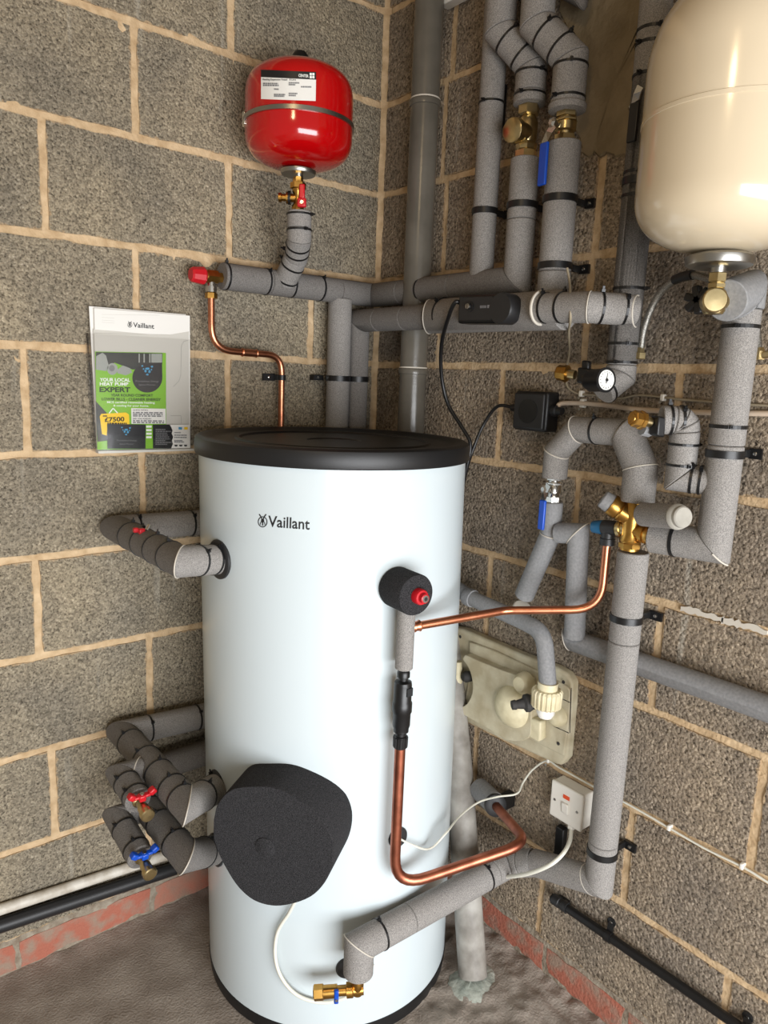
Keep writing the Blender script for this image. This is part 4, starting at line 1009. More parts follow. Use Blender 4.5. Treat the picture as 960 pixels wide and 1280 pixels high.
# ================================================================== ARCH (G), BALL VALVE, Y-BRANCH
t = pipe_thing('arched lagged pipe looping over from the chrome valve to the brass manifold', at(697, 592, 'R', 0.06)); tG = t
gx = -0.062
g0 = atx(693, 598, gx)
g1 = V((gx, g0.y, on(gx, 700, 566).z))
g2 = at(722, 537, 'R', 0.066); g3 = at(782, 541, 'R', 0.070); g4 = at(801, 585, 'R', 0.078); g5 = V((-0.080, at(797, 622, 'R', 0.080).y, at(797, 628, 'R', 0.080).z))
def arch(parent, P, D, m, rf=None):
    foam(parent, P, D, m, seams=(0, 2, 3))
foam(t, [g0, g1, g2, g3], 0.052, 'foam', seams=(0, 1), splits=[(2, 0.42)])
tie(t, g2.lerp(g3, 0.42), g3 - g2, 0.026)
foam(t, [g3, g4, g5], 0.062, 'foam', seams=(0,), n0=((g3 - g2).normalized() + (g4 - g3).normalized()).normalized())
seam(t, g3, (g3 - g2).normalized(), ((g3 - g2).normalized() + (g4 - g3).normalized()).normalized(), 0.0275)
gz = lambda v: on(gx, 694, v).z
lever_valve('lever_valve', 'chrome valve with a short blue lever below the arched lagged pipe', V((gx, g0.y, 0)), gz, 594, 628, 'blue_plastic',
            [(686, 606), (682, 615), (679, 625), (676, 662)], m='chrome', s=0.95)
bf = None
# below the valve: lagged body splitting in two
t = pipe_thing('lagged pipe below the chrome valve, forking into two legs', atx(694, 660, gx))
y0_ = g0.y
k0 = V((gx, y0_, gz(628))); k1 = V((gx, y0_ - 0.002, on(gx, 690, 668).z)); k2 = at(655, 745, 'R', 0.040)
foam(t, [k0, k1, k2], 0.044, 'foam_smooth', seams=(0,))
j0 = at(703, 664, 'R', 0.064); j1 = at(730, 668, 'R', 0.064); 
j2 = at(718, 797, 'R', 0.045); 
foam(t, [at(697, 666, 'R', .066), at(723, 667, 'R', 0.062), j2], 0.0435, 'foam_smooth', seams=(0,))
j3 = at(790, 827, 'R', 0.032)
t3 = pipe_thing('long thin lagged pipe sloping right along the wall behind the tall one', j2)
q0 = at(709, 798, 'R', 0.030); q1 = at(962, 887, 'R', 0.030); q1 = q1 + (q1 - q0) * 0.6
q1.z = q0.z + (at(962, 887, 'R', .03).z - q0.z) * 1.6
foam(t3, [q0, q1], 0.046, 'foam_smooth', n0=V((0.3, -1, 0.5)).normalized())
seam(t3, q0, (q1 - q0).normalized(), V((0.3, -1, 0.5)).normalized(), 0.0225)
# condensate: grey pipe from left, curving down to the white union
t = pipe_thing('slim grey pipe curving down into the white union on the beige box', at(685, 860, 'R', 0.08))
cpts = [at(560, 728, 'R', 0.055), at(590, 748, 'R', 0.060), at(650, 775, 'R', 0.065), at(680, 790, 'R', 0.075), at(685, 858, 'R', 0.085)]
tube('pipe', fillet(cpts, [0.0, 0.0, 0.06]), 0.0185, 'foam_smooth', t, seg=24)
lathe('pipe_collar', [(-0.012, 0.0215), (0.0, 0.0225), (0.010, 0.0215)], at(588, 747, 'R', 0.06), cpts[2] - cpts[1], 'foam_smooth', t, seg=28)
lathe('glue_collar', [(-0.010, 0.019), (-0.008, 0.0215), (0.008, 0.0215), (0.010, 0.019)], at(652, 762, 'R', 0.052), k2 - k1, 'glue', t, seg=28)
# ================================================================== BEIGE WALL BOX
t = thing('condensate_box', 'aged beige plastic box with black nozzle low on the right wall', 'box', at(650, 920, 'R', 0.0))
BK = lambda x, y: (560 + x / 5.333, 770 + y / 5.333)
P = [at(*BK(*p), 'R', 0.002) for p in ((40, 55), (150, 75), (560, 250), (770, 325), (845, 370), (878, 430), (872, 560), (838, 930), (800, 975), (770, 968), (420, 812), (190, 700), (50, 640), (30, 600))]
prism('back_plate', P, V((-0.026, 0, 0)), 'cream_plastic', t, bevel=0.006, segs=3)
P = [at(*BK(*p), 'R', 0.028) for p in ((150, 165), (330, 232), (600, 360), (810, 470), (826, 500), (822, 660), (782, 930), (560, 820), (430, 760), (180, 640), (120, 560), (150, 400))]
prism('inner_panel', P, V((-0.006, 0, 0)), 'cream_plastic', t, bevel=0.003)
for a, b2 in (((755, 550), (815, 578)), ((705, 735), (805, 780)), ((822, 480), (812, 780))):
    pa_, pb2 = at(*BK(*a), 'R', 0.0345), at(*BK(*b2), 'R', 0.0345); d = (pb2 - pa_); box('groove', (pa_ + pb2) / 2, d, d.cross(V((1, 0, 0))), (1, 0, 0), d.length, 0.0012, 0.0012, 'dark_rubber', t)
P = [at(*BK(*p), 'R', 0.033) for p in ((160, 245), (250, 285), (400, 345), (560, 400), (590, 440), (600, 700), (575, 800), (440, 810), (330, 745), (120, 625), (118, 600), (170, 570), (205, 500), (205, 410), (180, 330), (142, 275))]
P = smooth_path(P + [P[0]], 3)[:-1]
prism('moulded_cover', P, V((-0.024, 0, 0)), 'cream_plastic', t, bevel=0.008, segs=4)
dcn = at(*BK(440, 600), 'R', 0.050)
lathe('rounded_bulge', [(0, 0.050), (0.012, 0.048), (0.022, 0.041), (0.030, 0.030), (0.035, 0.016), (0.036, 0)], dcn, (-1, 0.0, -0.0), 'cream_plastic_light', t, seg=40)
lathe('rounded_bulge', [(0, 0.026), (0.016, 0.024), (0.026, 0.016), (0.029, 0)], at(*BK(520, 445), 'R', 0.050), (-1, 0, 0.1), 'cream_plastic_light', t, seg=30)
prism('rib', [at(*BK(*p), 'R', 0.034) for p in ((590, 660), (658, 690), (655, 815), (640, 822), (580, 795))], V((-0.022, 0, 0)), 'cream_plastic_light', t, bevel=0.004)
lathe('rounded_bulge', [(0, 0.024), (0.012, 0.022), (0.020, 0.014), (0.022, 0)], at(*BK(735, 665), 'R', 0.034), (-1, 0, 0), 'cream_plastic_light', t, seg=30)
npz = at(*BK(560, 575), 'R', 0.088); nd = V((-0.82, 0.48, -0.12)).normalized()
lathe('nozzle', [(-0.02, 0.014), (0, 0.016), (0.008, 0.020), (0.016, 0.019), (0.020, 0.012), (0.036, 0.009), (0.037, 0.011), (0.046, 0.010), (0.047, 0.006)], npz, nd, 'dark_rubber', t, seg=24)
lathe('side_cap', [(0, 0.012), (0.02, 0.014), (0.028, 0.010), (0.03, 0)], at(*BK(165, 400), 'R', 0.03), (-0.9, 0.3, 0), 'dark_rubber', t, seg=20)
for x, y in ((82, 138), (770, 440), (735, 850)): lathe('screw_hole', [(0, 0.004), (0.001, 0.004)], at(*BK(x, y), 'R', 0.0345), (-1, 0, 0), 'dark_rubber', t, seg=14)
un = atx(684, 866, -0.085); zu = lambda v: atx(684, v, -0.085).z; o_ = V((un.x, un.y, 0))
t = thing('pipe_union', 'ribbed cream plastic union nut below the curved grey pipe', 'pipe fitting', V((un.x, un.y, zu(900))))
lathe('upper_collar', [(zu(866), 0.021), (zu(854), 0.022), (zu(852), 0.0215)], o_, (0, 0, 1), 'cream_plastic_light', t, seg=32)
lathe('ribbed_nut', [(zu(884), 0.027), (zu(882), 0.030), (zu(864), 0.031), (zu(861), 0.027)], o_, (0, 0, 1), 'cream_plastic_light', t, seg=120, ridges=20, rdepth=0.0025)
lathe('tail', [(zu(899), 0.006), (zu(897), 0.015), (zu(892), 0.0195), (zu(882), 0.020)], o_, (0, 0, 1), 'white_plastic', t, seg=32)
t = thing('pipe_union', 'small cream plastic fitting squeezed between cylinder edge and beige box', 'pipe fitting', at(572, 875, 'R', 0.05))
fx = at(571, 850, 'R', 0.05)
lathe('body', [(-0.02, 0.013), (0, 0.015), (0.03, 0.012), (0.05, 0.010)], fx, (0, 0, 1), 'cream_plastic_light', t, seg=24)
lathe('ribbed_nut', [(-0.055, 0.015), (-0.053, 0.019), (-0.026, 0.019), (-0.022, 0.015)], fx, (0, 0, 1), 'cream_plastic_light', t, seg=72, ridges=12, rdepth=0.002)
# ================================================================== BRASS MANIFOLD + PIPE F
t = pipe_thing('long upright lagged pipe below the brass manifold, turning in at the foot', at(745, 1105, 'R', 0.066)); tF = t
xf = -0.066; Fy = on(xf, 775, 850).y
fz = lambda v: on(xf, 770, v).z
fb = V((xf, Fy, on(xf, 742, 1098).z))
corner2 = at(655, 1073, 'R', 0.066)
f_el = atcyl(449, 1182, 0.062); f_end = V((f_el.x, f_el.y, 0)) ; 
e0 = atcyl(443, 1216, 0.060); e0 = V((f_el.x, f_el.y, e0.z))
foam(t, [V((xf, Fy, fz(684))), fb, at(668, 1078, 'R', 0.070)], 0.059, 'foam', splits=[(0, 0.255), (0, 0.87)], seams=(), n1=None)
clip(V((xf, Fy, fz(768))), (0, 0, 1), 0.059, 'R', 1, 'black clip on the upright pipe under the brass manifold', tab=0.026)
clip(V((xf, Fy, fz(1074))), (0, 0, 1), 0.059, 'R', 1, 'black clip at the foot of the upright pipe beside the white switch', tab=0.026)
seam(t, fb.lerp(at(668, 1078, 'R', 0.070), 0.12), (at(668, 1078, 'R', 0.070) - fb).normalized(), V((0, 1, -0.8)).normalized(), 0.0285)
t = pipe_thing('lagged pipe crossing in front of the cylinder to its lowest port', f_el)
r0 = at(668, 1078, 'R', 0.070); r1 = at(635, 1080, 'R', 0.090)
foam(t, [r0, r1, f_el, e0], 0.060, 'foam', splits=[(0, 0.5), (1, 0.12), (1, 0.70)], seams=(1,))
ties(t, [r0, r1, f_el, e0], 0.060, [(1, 0.18), (1, 0.88)])
# manifold
mo = V((-0.080, at(790, 655, 'R', 0.080).y, 0)); mz = lambda v: atx(790, v, -0.080).z
t = thing('brass_manifold', 'golden brass multi-way valve between arched pipe and upright pipe', 'valve', V((mo.x, mo.y, mz(684))))
lathe('body', [(mz(688), 0.018), (mz(680), 0.018), (mz(676), 0.021), (mz(668), 0.017), (mz(655), 0.018), (mz(640), 0.020), (mz(632), 0.017), (mz(622), 0.015)], mo, (0, 0, 1), 'brass', t, seg=28)
lathe('lower_nut', [(mz(685), 0.021), (mz(679), 0.021)], mo, (0, 0, 1), 'brass', t, seg=8, smooth=False)
pc = V((mo.x, mo.y, mz(648))); pe = atplane(756, 625, pc + V((-0.03, 0, 0)), V((1, 0, 0))); dd = (pe - pc); Lc = dd.length
lathe('cartridge', [(0, 0.016), (Lc * 0.3, 0.019), (Lc * 0.42, 0.021), (Lc * 0.46, 0.019), (Lc * 0.52, 0.0215), (Lc * 0.78, 0.0205)], pc, dd, 'brass', t, seg=28)
o = lathe('cartridge_cap', [(Lc * 0.76, 0.018), (Lc * 0.80, 0.0185), (Lc * 1.06, 0.017), (Lc * 1.09, 0.015), (Lc * 1.095, 0)], pc, dd, 'foam_smooth', t, seg=28); o['label'] = 'pale grey plastic cap'
pl = V((mo.x, mo.y, mz(662))); pr = atx(818, 671, -0.080); dr_ = (pr - pl).normalized()
lathe('right_outlet', [(0, 0.014), (0.022, 0.014), (0.023, 0.0185), (0.030, 0.0185), (0.031, 0.016), (0.036, 0.0185), (0.042, 0.0185)], pl, dr_, 'brass', t, seg=24)
pw = atx(764, 660, -0.080); dl_ = (pw - pl).normalized()
lathe('left_outlet', [(0, 0.014), (0.018, 0.014), (0.019, 0.0175), (0.026, 0.0175), (0.027, 0.013), (0.034, 0.013)], pl, dl_, 'pale_brass', t, seg=24)
lathe('black_elbow', [(0.030, 0.014), (0.046, 0.015), (0.060, 0.015), (0.062, 0.012)], pl, dl_, 'black_satin', t, seg=24)
pv = pl + dl_ * 0.050
lathe('elbow_drop', [(0, 0.0125), (0.020, 0.0125), (0.021, 0.0145), (0.034, 0.0140)], pv, (0, 0, -1), 'black_satin', t, seg=24)
lathe('blue_cap', [(0.060, 0.0135), (0.064, 0.0145), (0.084, 0.012), (0.086, 0.009), (0.0865, 0)], pl, dl_, 'teal_plastic', t, seg=20)
pd = pv + V((0, 0, -0.034))
# side stub with the bare sawn end
t = pipe_thing('short lagged stub with a pale cut end right of the brass manifold', at(805, 643, 'R', 0.13))
s0 = at(804, 643, 'R', 0.110); s1 = at(848, 646, 'R', 0.150)
foam(t, [s0, s1], 0.043, 'foam')
dd = (s1 - s0).normalized()
lathe('end_plug', [(-0.004, 0.0215), (-0.002, 0.0225), (0.004, 0.021), (0.006, 0.0185), (0.012, 0.0180), (0.014, 0.016), (0.0145, 0)], s1, dd, 'foam_pale', t, seg=28)
# right outlet pipe to E
xe = -0.066; Ey = on(xe, 925, 415).y
ez = lambda v: on(xe, 905, v).z
t = pipe_thing('tall lagged pipe below the cream vessel, turning left to the brass manifold', V((xe, Ey, ez(690)))); tE = t
eb = V((xe, Ey, on(xe, 900, 684).z))
el0 = at(815, 671, 'R', 0.080)
etop = V((xe, Ey, ez(388)))
e2 = atx(905, 378, -0.135)
foam(t, [el0, eb, etop], 0.0585, 'foam', splits=[(0, 0.40), (1, 0.44)], seams=())
sg = (eb - el0).normalized(); su = V((0, 0, 1)); seam(t, eb, sg, (sg + su).normalized(), 0.0292, th=0.0016, arc=(0.05, 0.22))
ties(t, [el0, eb, etop], 0.0585, [(0, 0.40), (1, 0.52), (1, 0.93)], wd=0.006)
clip(V((xe, Ey, ez(567))), (0, 0, 1), 0.0585, 'R', 1, 'black clip on the tall lagged pipe at the right edge')
ve = atx(896, 381, -0.175)
sm = fillet([etop, V((xe, Ey, ez(370))), ve.lerp(V((xe, Ey, ez(370))), 0.35) ], 0.03)
foam(t, [etop, V((xe, Ey, ez(368))), atx(908, 376, -0.140)], 0.064, 'foam_smooth')
# ================================================================== CREAM EXPANSION VESSEL
WR_ = 0.1335; wc = at(908, 250, 'R', 0.160); WB = V((wc.x, wc.y, 0))
# place so that its left silhouette falls where it is seen
wz = lambda v: atx(908, v, wc.x).z
t = thing('expansion_vessel', 'large cream expansion vessel hanging at the upper right', 'expansion vessel', V((WB.x, WB.y, wz(322))), 'expansion vessels')
zb = wz(316) ; zt = wz(-32)
prof = []
for r, s in reversed(dome(0, 0, WR_, 2.35)): prof.append((zb + 0.085 * (1 - s), max(r, 0.0)))
zm = atcyl(880, 118, 0, WB, WR_).z
prof += [(zm - 0.004, WR_), (zm - 0.0035, WR_ + 0.0012), (zm + 0.002, WR_ + 0.0014), (zm + 0.003, WR_)]
for r, s in dome(0, 0, WR_, 2.05): prof.append((zt - 0.14 * (1 - s), max(r, 0.0)))
lathe('tank', prof, WB, (0, 0, 1), 'cream_paint', t, seg=112)
lathe('flange', [(wz(334), 0.030), (wz(333), 0.044), (wz(331), 0.0485), (wz(326), 0.050), (wz(321), 0.050), (wz(319), 0.046), (wz(317), 0.040)], WB, (0, 0, 1), 'steel', t, seg=48)
lathe('neck', [(wz(345), 0.010), (wz(333), 0.012), (wz(330), 0.012)], WB, (0, 0, 1), 'steel', t, seg=24)
t = thing('isolating_valve', 'brass elbow valve with round cap directly under the cream vessel', 'valve', V((WB.x, WB.y, wz(390))))
lathe('stem', [(wz(366), 0.009), (wz(362), 0.011), (wz(342), 0.008), (wz(328), 0.007)], WB, (0, 0, 1), 'pale_brass', t, seg=20)
lathe('upper_nut', [(wz(352), 0.0125), (wz(351), 0.014), (wz(341), 0.014), (wz(340), 0.0125)], WB, (0, 0, 1), 'pale_brass', t, seg=6, smooth=False)
lathe('lower_nut', [(wz(360), 0.0125), (wz(359), 0.014), (wz(354), 0.014), (wz(353), 0.0125)], WB, (0, 0, 1), 'pale_brass', t, seg=6, smooth=False)
lathe('body', [(wz(392), 0.014), (wz(388), 0.017), (wz(364), 0.016), (wz(360), 0.012)], WB, (0, 0, 1), 'pale_brass', t, seg=28)
vd_ = V((-0.72, -0.60, 0)).normalized(); vc2 = V((WB.x, WB.y, wz(377)))
lathe('cap', [(0.0, 0.017), (0.014, 0.0185), (0.030, 0.0185), (0.032, 0.0165), (0.0325, 0)], vc2 - cr_ * 0.006, vd_, 'pale_brass', t, seg=32)
lathe('outlet', [(0, 0.013), (0.06, 0.013)], vc2, atx(908, 376, -0.125) - vc2, 'pale_brass', t, seg=20)
bm = bmesh.new(); hp = at(873, 375, 'R', 0.13)
for a in (0.3, 1.35, 2.4): add_box(bm, hp, (0, math.cos(a), math.sin(a)), (1, 0, 0), (0, -math.sin(a), math.cos(a)), 0.046, 0.016, 0.013)
o = obj('hand_wheel', bm, 'black_plastic', t, bevel=0.003)
# ================================================================== FILLING LOOP (hose, brass caps, gauge)
t = thing('filling_hose', 'braided silver hose arching left from the valve under the cream vessel', 'hose', at(803, 445, 'R', 0.05), 'braided filling hoses')
hp = smooth_path([at(801, 436, 'R', 0.05), at(806, 408, 'R', 0.052), at(820, 374, 'R', 0.06), at(842, 351, 'R', 0.075), at(866, 344, 'R', 0.09), at(892, 350, 'R', 0.12)], 8)
tube('braid', hp, 0.0062, 'braid', t, seg=14)
he = at(800, 445, 'R', 0.05)
lathe('end_nut', [(0, 0.010), (0.001, 0.011), (0.012, 0.011), (0.013, 0.008), (0.022, 0.007)], he + V((0, 0, -0.006)), (0, 0, 1), 'pale_brass', t, seg=6, smooth=False)
lathe('end_nipple', [(0, 0.005), (0.014, 0.005), (0.015, 0.003)], he + V((0, 0, 0)), V((-0.5, 0.86, -0.1)), 'brass', t, seg=16)
tube('black_tape', smooth_path([at(843, 350, 'R', 0.078), at(853, 346, 'R', 0.084), at(866, 343.5, 'R', 0.091)], 5), 0.0085, 'black_plastic', t, seg=12)
t = thing('filling_hose', 'second braided hose end at the right edge behind tall lagged pipe', 'hose', at(952, 447, 'R', 0.04), 'braided filling hoses')
tube('braid', smooth_path([at(940, 385, 'R', 0.03), at(945, 410, 'R', 0.035), at(948, 436, 'R', 0.04)], 6), 0.0062, 'braid', t, seg=14)
he = at(948, 445, 'R', 0.04)
lathe('end_nut', [(-0.006, 0.010), (0.008, 0.010), (0.014, 0.007)], he, (0, 0, 1), 'pale_brass', t, seg=6, smooth=False)
tube('brass_tail', [he, at(985, 438, 'R', 0.04)], 0.006, 'pale_brass', t, seg=14)
def capvalve(label, c, d, capr, tailv):
    t = thing('filling_valve', label, 'valve', c, 'brass capped filling valves')
    lathe('cap', [(-0.018, 0), (-0.0175, capr * 0.9), (-0.016, capr), (-0.004, capr), (-0.003, capr * 1.12), (0.004, capr * 1.12), (0.005, capr * 0.8)], c, d, 'brass', t, seg=8, smooth=False)
    lathe('cap_face', [(-0.0195, 0.0), (-0.019, capr * 0.55), (-0.017, capr * 0.6)], c, d, 'brass', t, seg=24)
    lathe('spindle', [(0.004, 0.009), (0.020, 0.009)], c, d, 'pale_brass', t, seg=16)
    return t
c = at(707, 467, 'R', 0.115); d = (at(735, 471, 'R', 0.105) - c).normalized()
t = capvalve('brass capped filling valve left of the round pressure gauge', c, d, 0.0150, 0)
pz = at(732, 470, 'R', 0.10)
bm = bmesh.new(); add_box(bm, pz, d, V((0, 0, 1)), d.cross(V((0, 0, 1))), 0.026, 0.030, 0.026); add_box(bm, pz + V((0, 0, 0.018)), d, V((0, 0, 1)), d.cross(V((0, 0, 1))), 0.016, 0.022, 0.016)
obj('black_tap', bm, 'black_plastic', t, bevel=0.004)
g = thing('pressure_gauge', 'round black pressure gauge with a white dial on the tall pipe end', 'gauge', at(757, 475, 'R', 0.14))
gd = (V((-0.60, -0.78, 0.12))).normalized(); gc = at(757, 475, 'R', 0.150)
gb = at(738, 470, 'R', 0.115)
gd = V((-0.22, -0.97, 0.04)).normalized()
lathe('case', [(-0.046, 0.016), (-0.036, 0.0205), (-0.006, 0.0205), (-0.002, 0.0225), (0.002, 0.0225), (0.002, 0.019)], gc, gd, 'black_plastic', g, seg=36)
gdl = lathe('dial', [(0.0015, 0.018), (0.0024, 0.018), (0.0025, 0)], gc, gd, 'face_white', g, seg=36)
gx_, gy_ = perp(gd)
bm = bmesh.new()
for i in range(13):
    a = math.radians(-135 + 22.5 * i) ; u_ = gx_ * math.cos(a) + gy_ * math.sin(a); add_box(bm, gc + gd * 0.0028 + u_ * 0.0145, u_, gd.cross(u_), gd, 0.003, 0.0008, 0.0004)
add_box(bm, gc + gd * 0.0032 + V((0, 0, 0.003)), V((0.2, 0.1, 1)), gd.cross(V((0.2, 0.1, 1))), gd, 0.019, 0.0013, 0.0004)
lathe('pointer_hub', [(0.0025, 0.0028), (0.0045, 0.0028)], gc, gd, 'print_black', gdl, seg=12)
obj('dial_marks', bm, 'print_black', gdl, smooth=False)
c = at(801, 525, 'R', 0.16); d = (at(826, 531, 'R', 0.12) - c).normalized()
t = capvalve('brass capped filling valve above the brass manifold, with a black tap', c, d, 0.0145, 0)
pz = at(822, 533, 'R', 0.135)
bm = bmesh.new(); add_box(bm, pz, d, V((0, 0, 1)), d.cross(V((0, 0, 1))), 0.017, 0.034, 0.022); obj('black_tap', bm, 'black_plastic', t, bevel=0.003)
lathe('grey_nut', [(-0.01, 0.012), (0.008, 0.012)], at(808, 537, 'R', 0.13), d, 'foam_smooth', t, seg=8, smooth=False)
t = pipe_thing('short twice-bent lagged pipe joining the tall right pipe, above the manifold', at(860, 590, 'R', 0.09))
n0_ = at(826, 525, 'R', 0.118); n1_ = at(858, 525, 'R', 0.088); n2_ = at(852, 597, 'R', 0.088); n3_ = at(892, 597, 'R', 0.090)
nmid = V((n1_.x, n1_.y, n2_.z)); n3_ = V((xe, Ey + 0.012, n2_.z - 0.002))
foam(t, fillet([n0_, n1_, nmid], 0.02, 3) + [n3_], 0.050, 'foam', seams=())
ties(t, [n0_, n1_], 0.050, [(0, 0.35), (0, 0.8)]); ties(t, [n1_, nmid, n3_], 0.050, [(0, 0.42), (0, 0.78), (1, 0.35), (1, 0.60)])
# ================================================================== JUNCTION BOX AND CABLES
t = thing('junction_box', 'square black junction box fixed to the right wall', 'junction box', at(667, 514, 'R', 0.0))
q = [at(640, 490, 'R', 0.002), at(688, 489, 'R', 0.002), at(690, 537, 'R', 0.002), at(640, 538, 'R', 0.002)]
cj = at(671, 514, 'R', 0.02); 
box('case', V((-0.022, cj.y, cj.z)), (1, 0, 0), (0, 1, 0), (0, 0, 1), 0.042, 0.092, 0.086, 'black_plastic', t, bevel=0.006, segs=3)
box('lid', V((-0.046, cj.y, cj.z)), (1, 0, 0), (0, 1, 0), (0, 0, 1), 0.008, 0.084, 0.078, 'black_satin', t, bevel=0.005, segs=3)
lathe('lid_rim', [(0, 0.026), (0.0015, 0.026), (0.0016, 0.024)], V((-0.0495, cj.y, cj.z)), (-1, 0, 0), 'black_plastic', t, seg=36)
for sgn in (1, -1): lathe('cable_gland', [(0.04, 0.013), (0.056, 0.012), (0.058, 0.009), (0.070, 0.008)], V((-0.022, cj.y, cj.z + 0.004)), (0, sgn, 0), 'black_satin', t, seg=16)
def cable(name, pts, r, m, label, cat='cable', seg=10, group=None):
    o = tube(name, smooth_path(pts, 8), r, m, seg=seg); tag(o, label, cat, group); return o
gl = V((-0.022, cj.y + 0.06, cj.z + 0.004)); gr = V((-0.022, cj.y - 0.06, cj.z + 0.004))
cable('power_cable', [gl, at(622, 508, 'R', 0.025), at(605, 530, 'R', 0.03), at(594, 555, 'R', 0.045), at(584, 585, 'R', 0.05), at(572, 640, 'R', 0.03)], 0.0040, 'black_plastic', 'black cable from junction box down behind the cylinder lid')
cable('power_cable', [pa + nf * 0.0 + up * 0.012, at(569, 378, 'R', 0.17), at(561, 395, 'R', 0.16), at(552, 430, 'R', 0.12), at(552, 470, 'R', 0.09), at(560, 505, 'R', 0.07), at(578, 535, 'R', 0.06), at(588, 556, 'R', 0.055), at(582, 590, 'R', 0.055), at(570, 640, 'R', 0.04)], 0.0046, 'black_plastic', 'black cable hanging from the motor head down behind the cylinder lid')
cable('power_cable', [gr, at(700, 505, 'R', 0.014), at(725, 504, 'R', 0.009), at(760, 507, 'R', 0.009), at(800, 512, 'R', 0.009), at(860, 515, 'R', 0.009), at(960, 517, 'R', 0.009), at(1050, 519, 'R', 0.009)], 0.0050, 'pink_cable', 'thick pale cable running right along the wall from the junction box')
cable('sensor_cable', [at(709, 335, 'R', 0.106), at(712, 352, 'R', 0.11), at(713, 372, 'R', 0.15), at(713, 400, 'R', 0.15), at(711, 415, 'R', 0.09), at(712, 440, 'R', 0.03), at(708, 462, 'R', 0.012), at(709, 482, 'R', 0.008), at(722, 492, 'R', 0.006), at(745, 494, 'R', 0.006), at(775, 498, 'R', 0.006), at(800, 494, 'R', 0.006), at(860, 500, 'R', 0.006), at(960, 507, 'R', 0.006), at(1050, 511, 'R', 0.006)], 0.0024, 'grey_cable', 'thin beige cable dropping from the pipes then running right along the wall')
def cclip(u, v, off, label, s=0.010):
    p = at(u, v, 'R', off); t = thing('cable_clip', label, 'cable clip', p, 'white cable clips')
    bm = bmesh.new(); add_box(bm, p + V((off - 0.004 - 0.0, 0, 0)), (1, 0, 0), (0, 1, 0), (0, 0, 1), 0.014, s * 0.8, s * 1.3); obj('body', bm, 'white_plastic', t, bevel=0.002)
    lathe('nail', [(0, 0.0025), (0.0015, 0.0025)], p + V((-0.006, 0, -s * 0.9)), (-1, 0, 0), 'steel', t, seg=10)
cclip(726, 492, 0.008, 'white clip on thin beige cable below the brass filling valve'); cclip(727, 504, 0.010, 'white clip on the thick pale cable right of junction box', 0.014)
cclip(828, 497, 0.008, 'white clip on thin beige cable nearer the tall right pipe')
# sensor cable, from the grommet up and along the wall
sc = [pS + nS * 0.006, atcyl(515, 1056, 0.02), atcyl(537, 1061, 0.022), atcyl(557, 1042, 0.04), at(575, 1020, 'R', 0.20), at(598, 1003, 'R', 0.13), at(622, 996, 'R', 0.10), at(646, 992, 'R', 0.06), at(654, 978, 'R', 0.03), at(666, 962, 'R', 0.012), at(684, 951, 'R', 0.007),
      at(700, 960, 'R', 0.007), at(745, 985, 'R', 0.007), at(777, 1001, 'R', 0.007), at(806, 1017, 'R', 0.007), at(835, 1034, 'R', 0.007), at(880, 1060, 'R', 0.007), at(927, 1083, 'R', 0.007), at(960, 1103, 'R', 0.007), at(1020, 1142, 'R', 0.007)]
cable('sensor_cable', sc, 0.0022, 'white_cable', 'thin white cable from cylinder grommet, along the right wall joint')
cclip(685, 951, 0.008, 'white clip on thin cable below the beige box', 0.008); cclip(836, 1035, 0.008, 'white clip on thin cable in the wall joint, nearer the pipe', 0.009); cclip(927, 1083, 0.008, 'white clip on thin cable in the wall joint, near right edge', 0.009)
# fused switch
sw = at(706, 1005, 'R', 0.026)
t = thing('wall_switch', 'white wall switch with a small orange lamp beside the upright pipe', 'switch', V((0, sw.y, sw.z)))
TL, TR, BR_, BL_ = at(684, 975, 'R', 0.040), at(737, 990, 'R', 0.040), at(733, 1041, 'R', 0.040), at(682, 1020, 'R', 0.040)
box('back_box', V((-0.016, (TL.y + TR.y) / 2, (TL.z + BR_.z) / 2)), (1, 0, 0), (0, 1, 0), (0, 0, 1), 0.032, 0.083, 0.083, 'white_plastic', t, bevel=0.003)
cs_ = V((-0.036, (TL.y + TR.y) / 2, (TL.z + BR_.z) / 2))
fpl = box('face_plate', cs_, (1, 0, 0), (0, 1, 0), (0, 0, 1), 0.010, 0.086, 0.086, 'white_plastic', t, bevel=0.004, segs=3)
box('rocker', cs_ + V((-0.0065, 0.000, -0.006)), (1, 0, 0.12), (0, 1, 0), (-0.12, 0, 1), 0.006, 0.017, 0.025, 'white_plastic', fpl, bevel=0.002)
box('neon_lamp', cs_ + V((-0.0055, 0.0, 0.020)), (1, 0, 0), (0, 1, 0), (0, 0, 1), 0.002, 0.017, 0.009, 'neon_orange', fpl, bevel=0.0008)
for s in (-1, 1): lathe('screw', [(0, 0.0032), (0.001, 0.0030)], cs_ + V((-0.005, 0.030 * s, 0.0)), (-1, 0, 0), 'steel', fpl, seg=12)
bm = bmesh.new(); add_box(bm, cs_ + V((0.004, -0.014, -0.047)), (1, 0, 0), (0, 1, 0), (0, 0, 1), 0.014, 0.014, 0.012); obj('cord_grip', bm, 'white_plastic', t, bevel=0.003)
swz = cs_ + V((0.004, -0.014, -0.050))
cable('heater_flex', [swz, at(712, 1052, 'R', 0.060), at(702, 1069, 'R', 0.100), at(684, 1083, 'R', 0.125), at(656, 1093, 'R', 0.130), at(625, 1096, 'R', 0.12), at(592, 1092, 'R', 0.10)], 0.0045, 'white_cable', 'thick white flex curving from the wall switch behind the lagged pipe')
box_ = at(692, 1050, 'R', 0.01)
o = box('black_conduit', V((-0.012, at(700, 1060, 'R', 0.012).y, at(700, 1058, 'R', 0.012).z)), (1, 0, 0), (0, 1, 0), (0, 0, 1), 0.018, 0.022, 0.10, 'black_plastic', bevel=0.003); tag(o, 'short upright black conduit directly below the white switch', 'conduit')
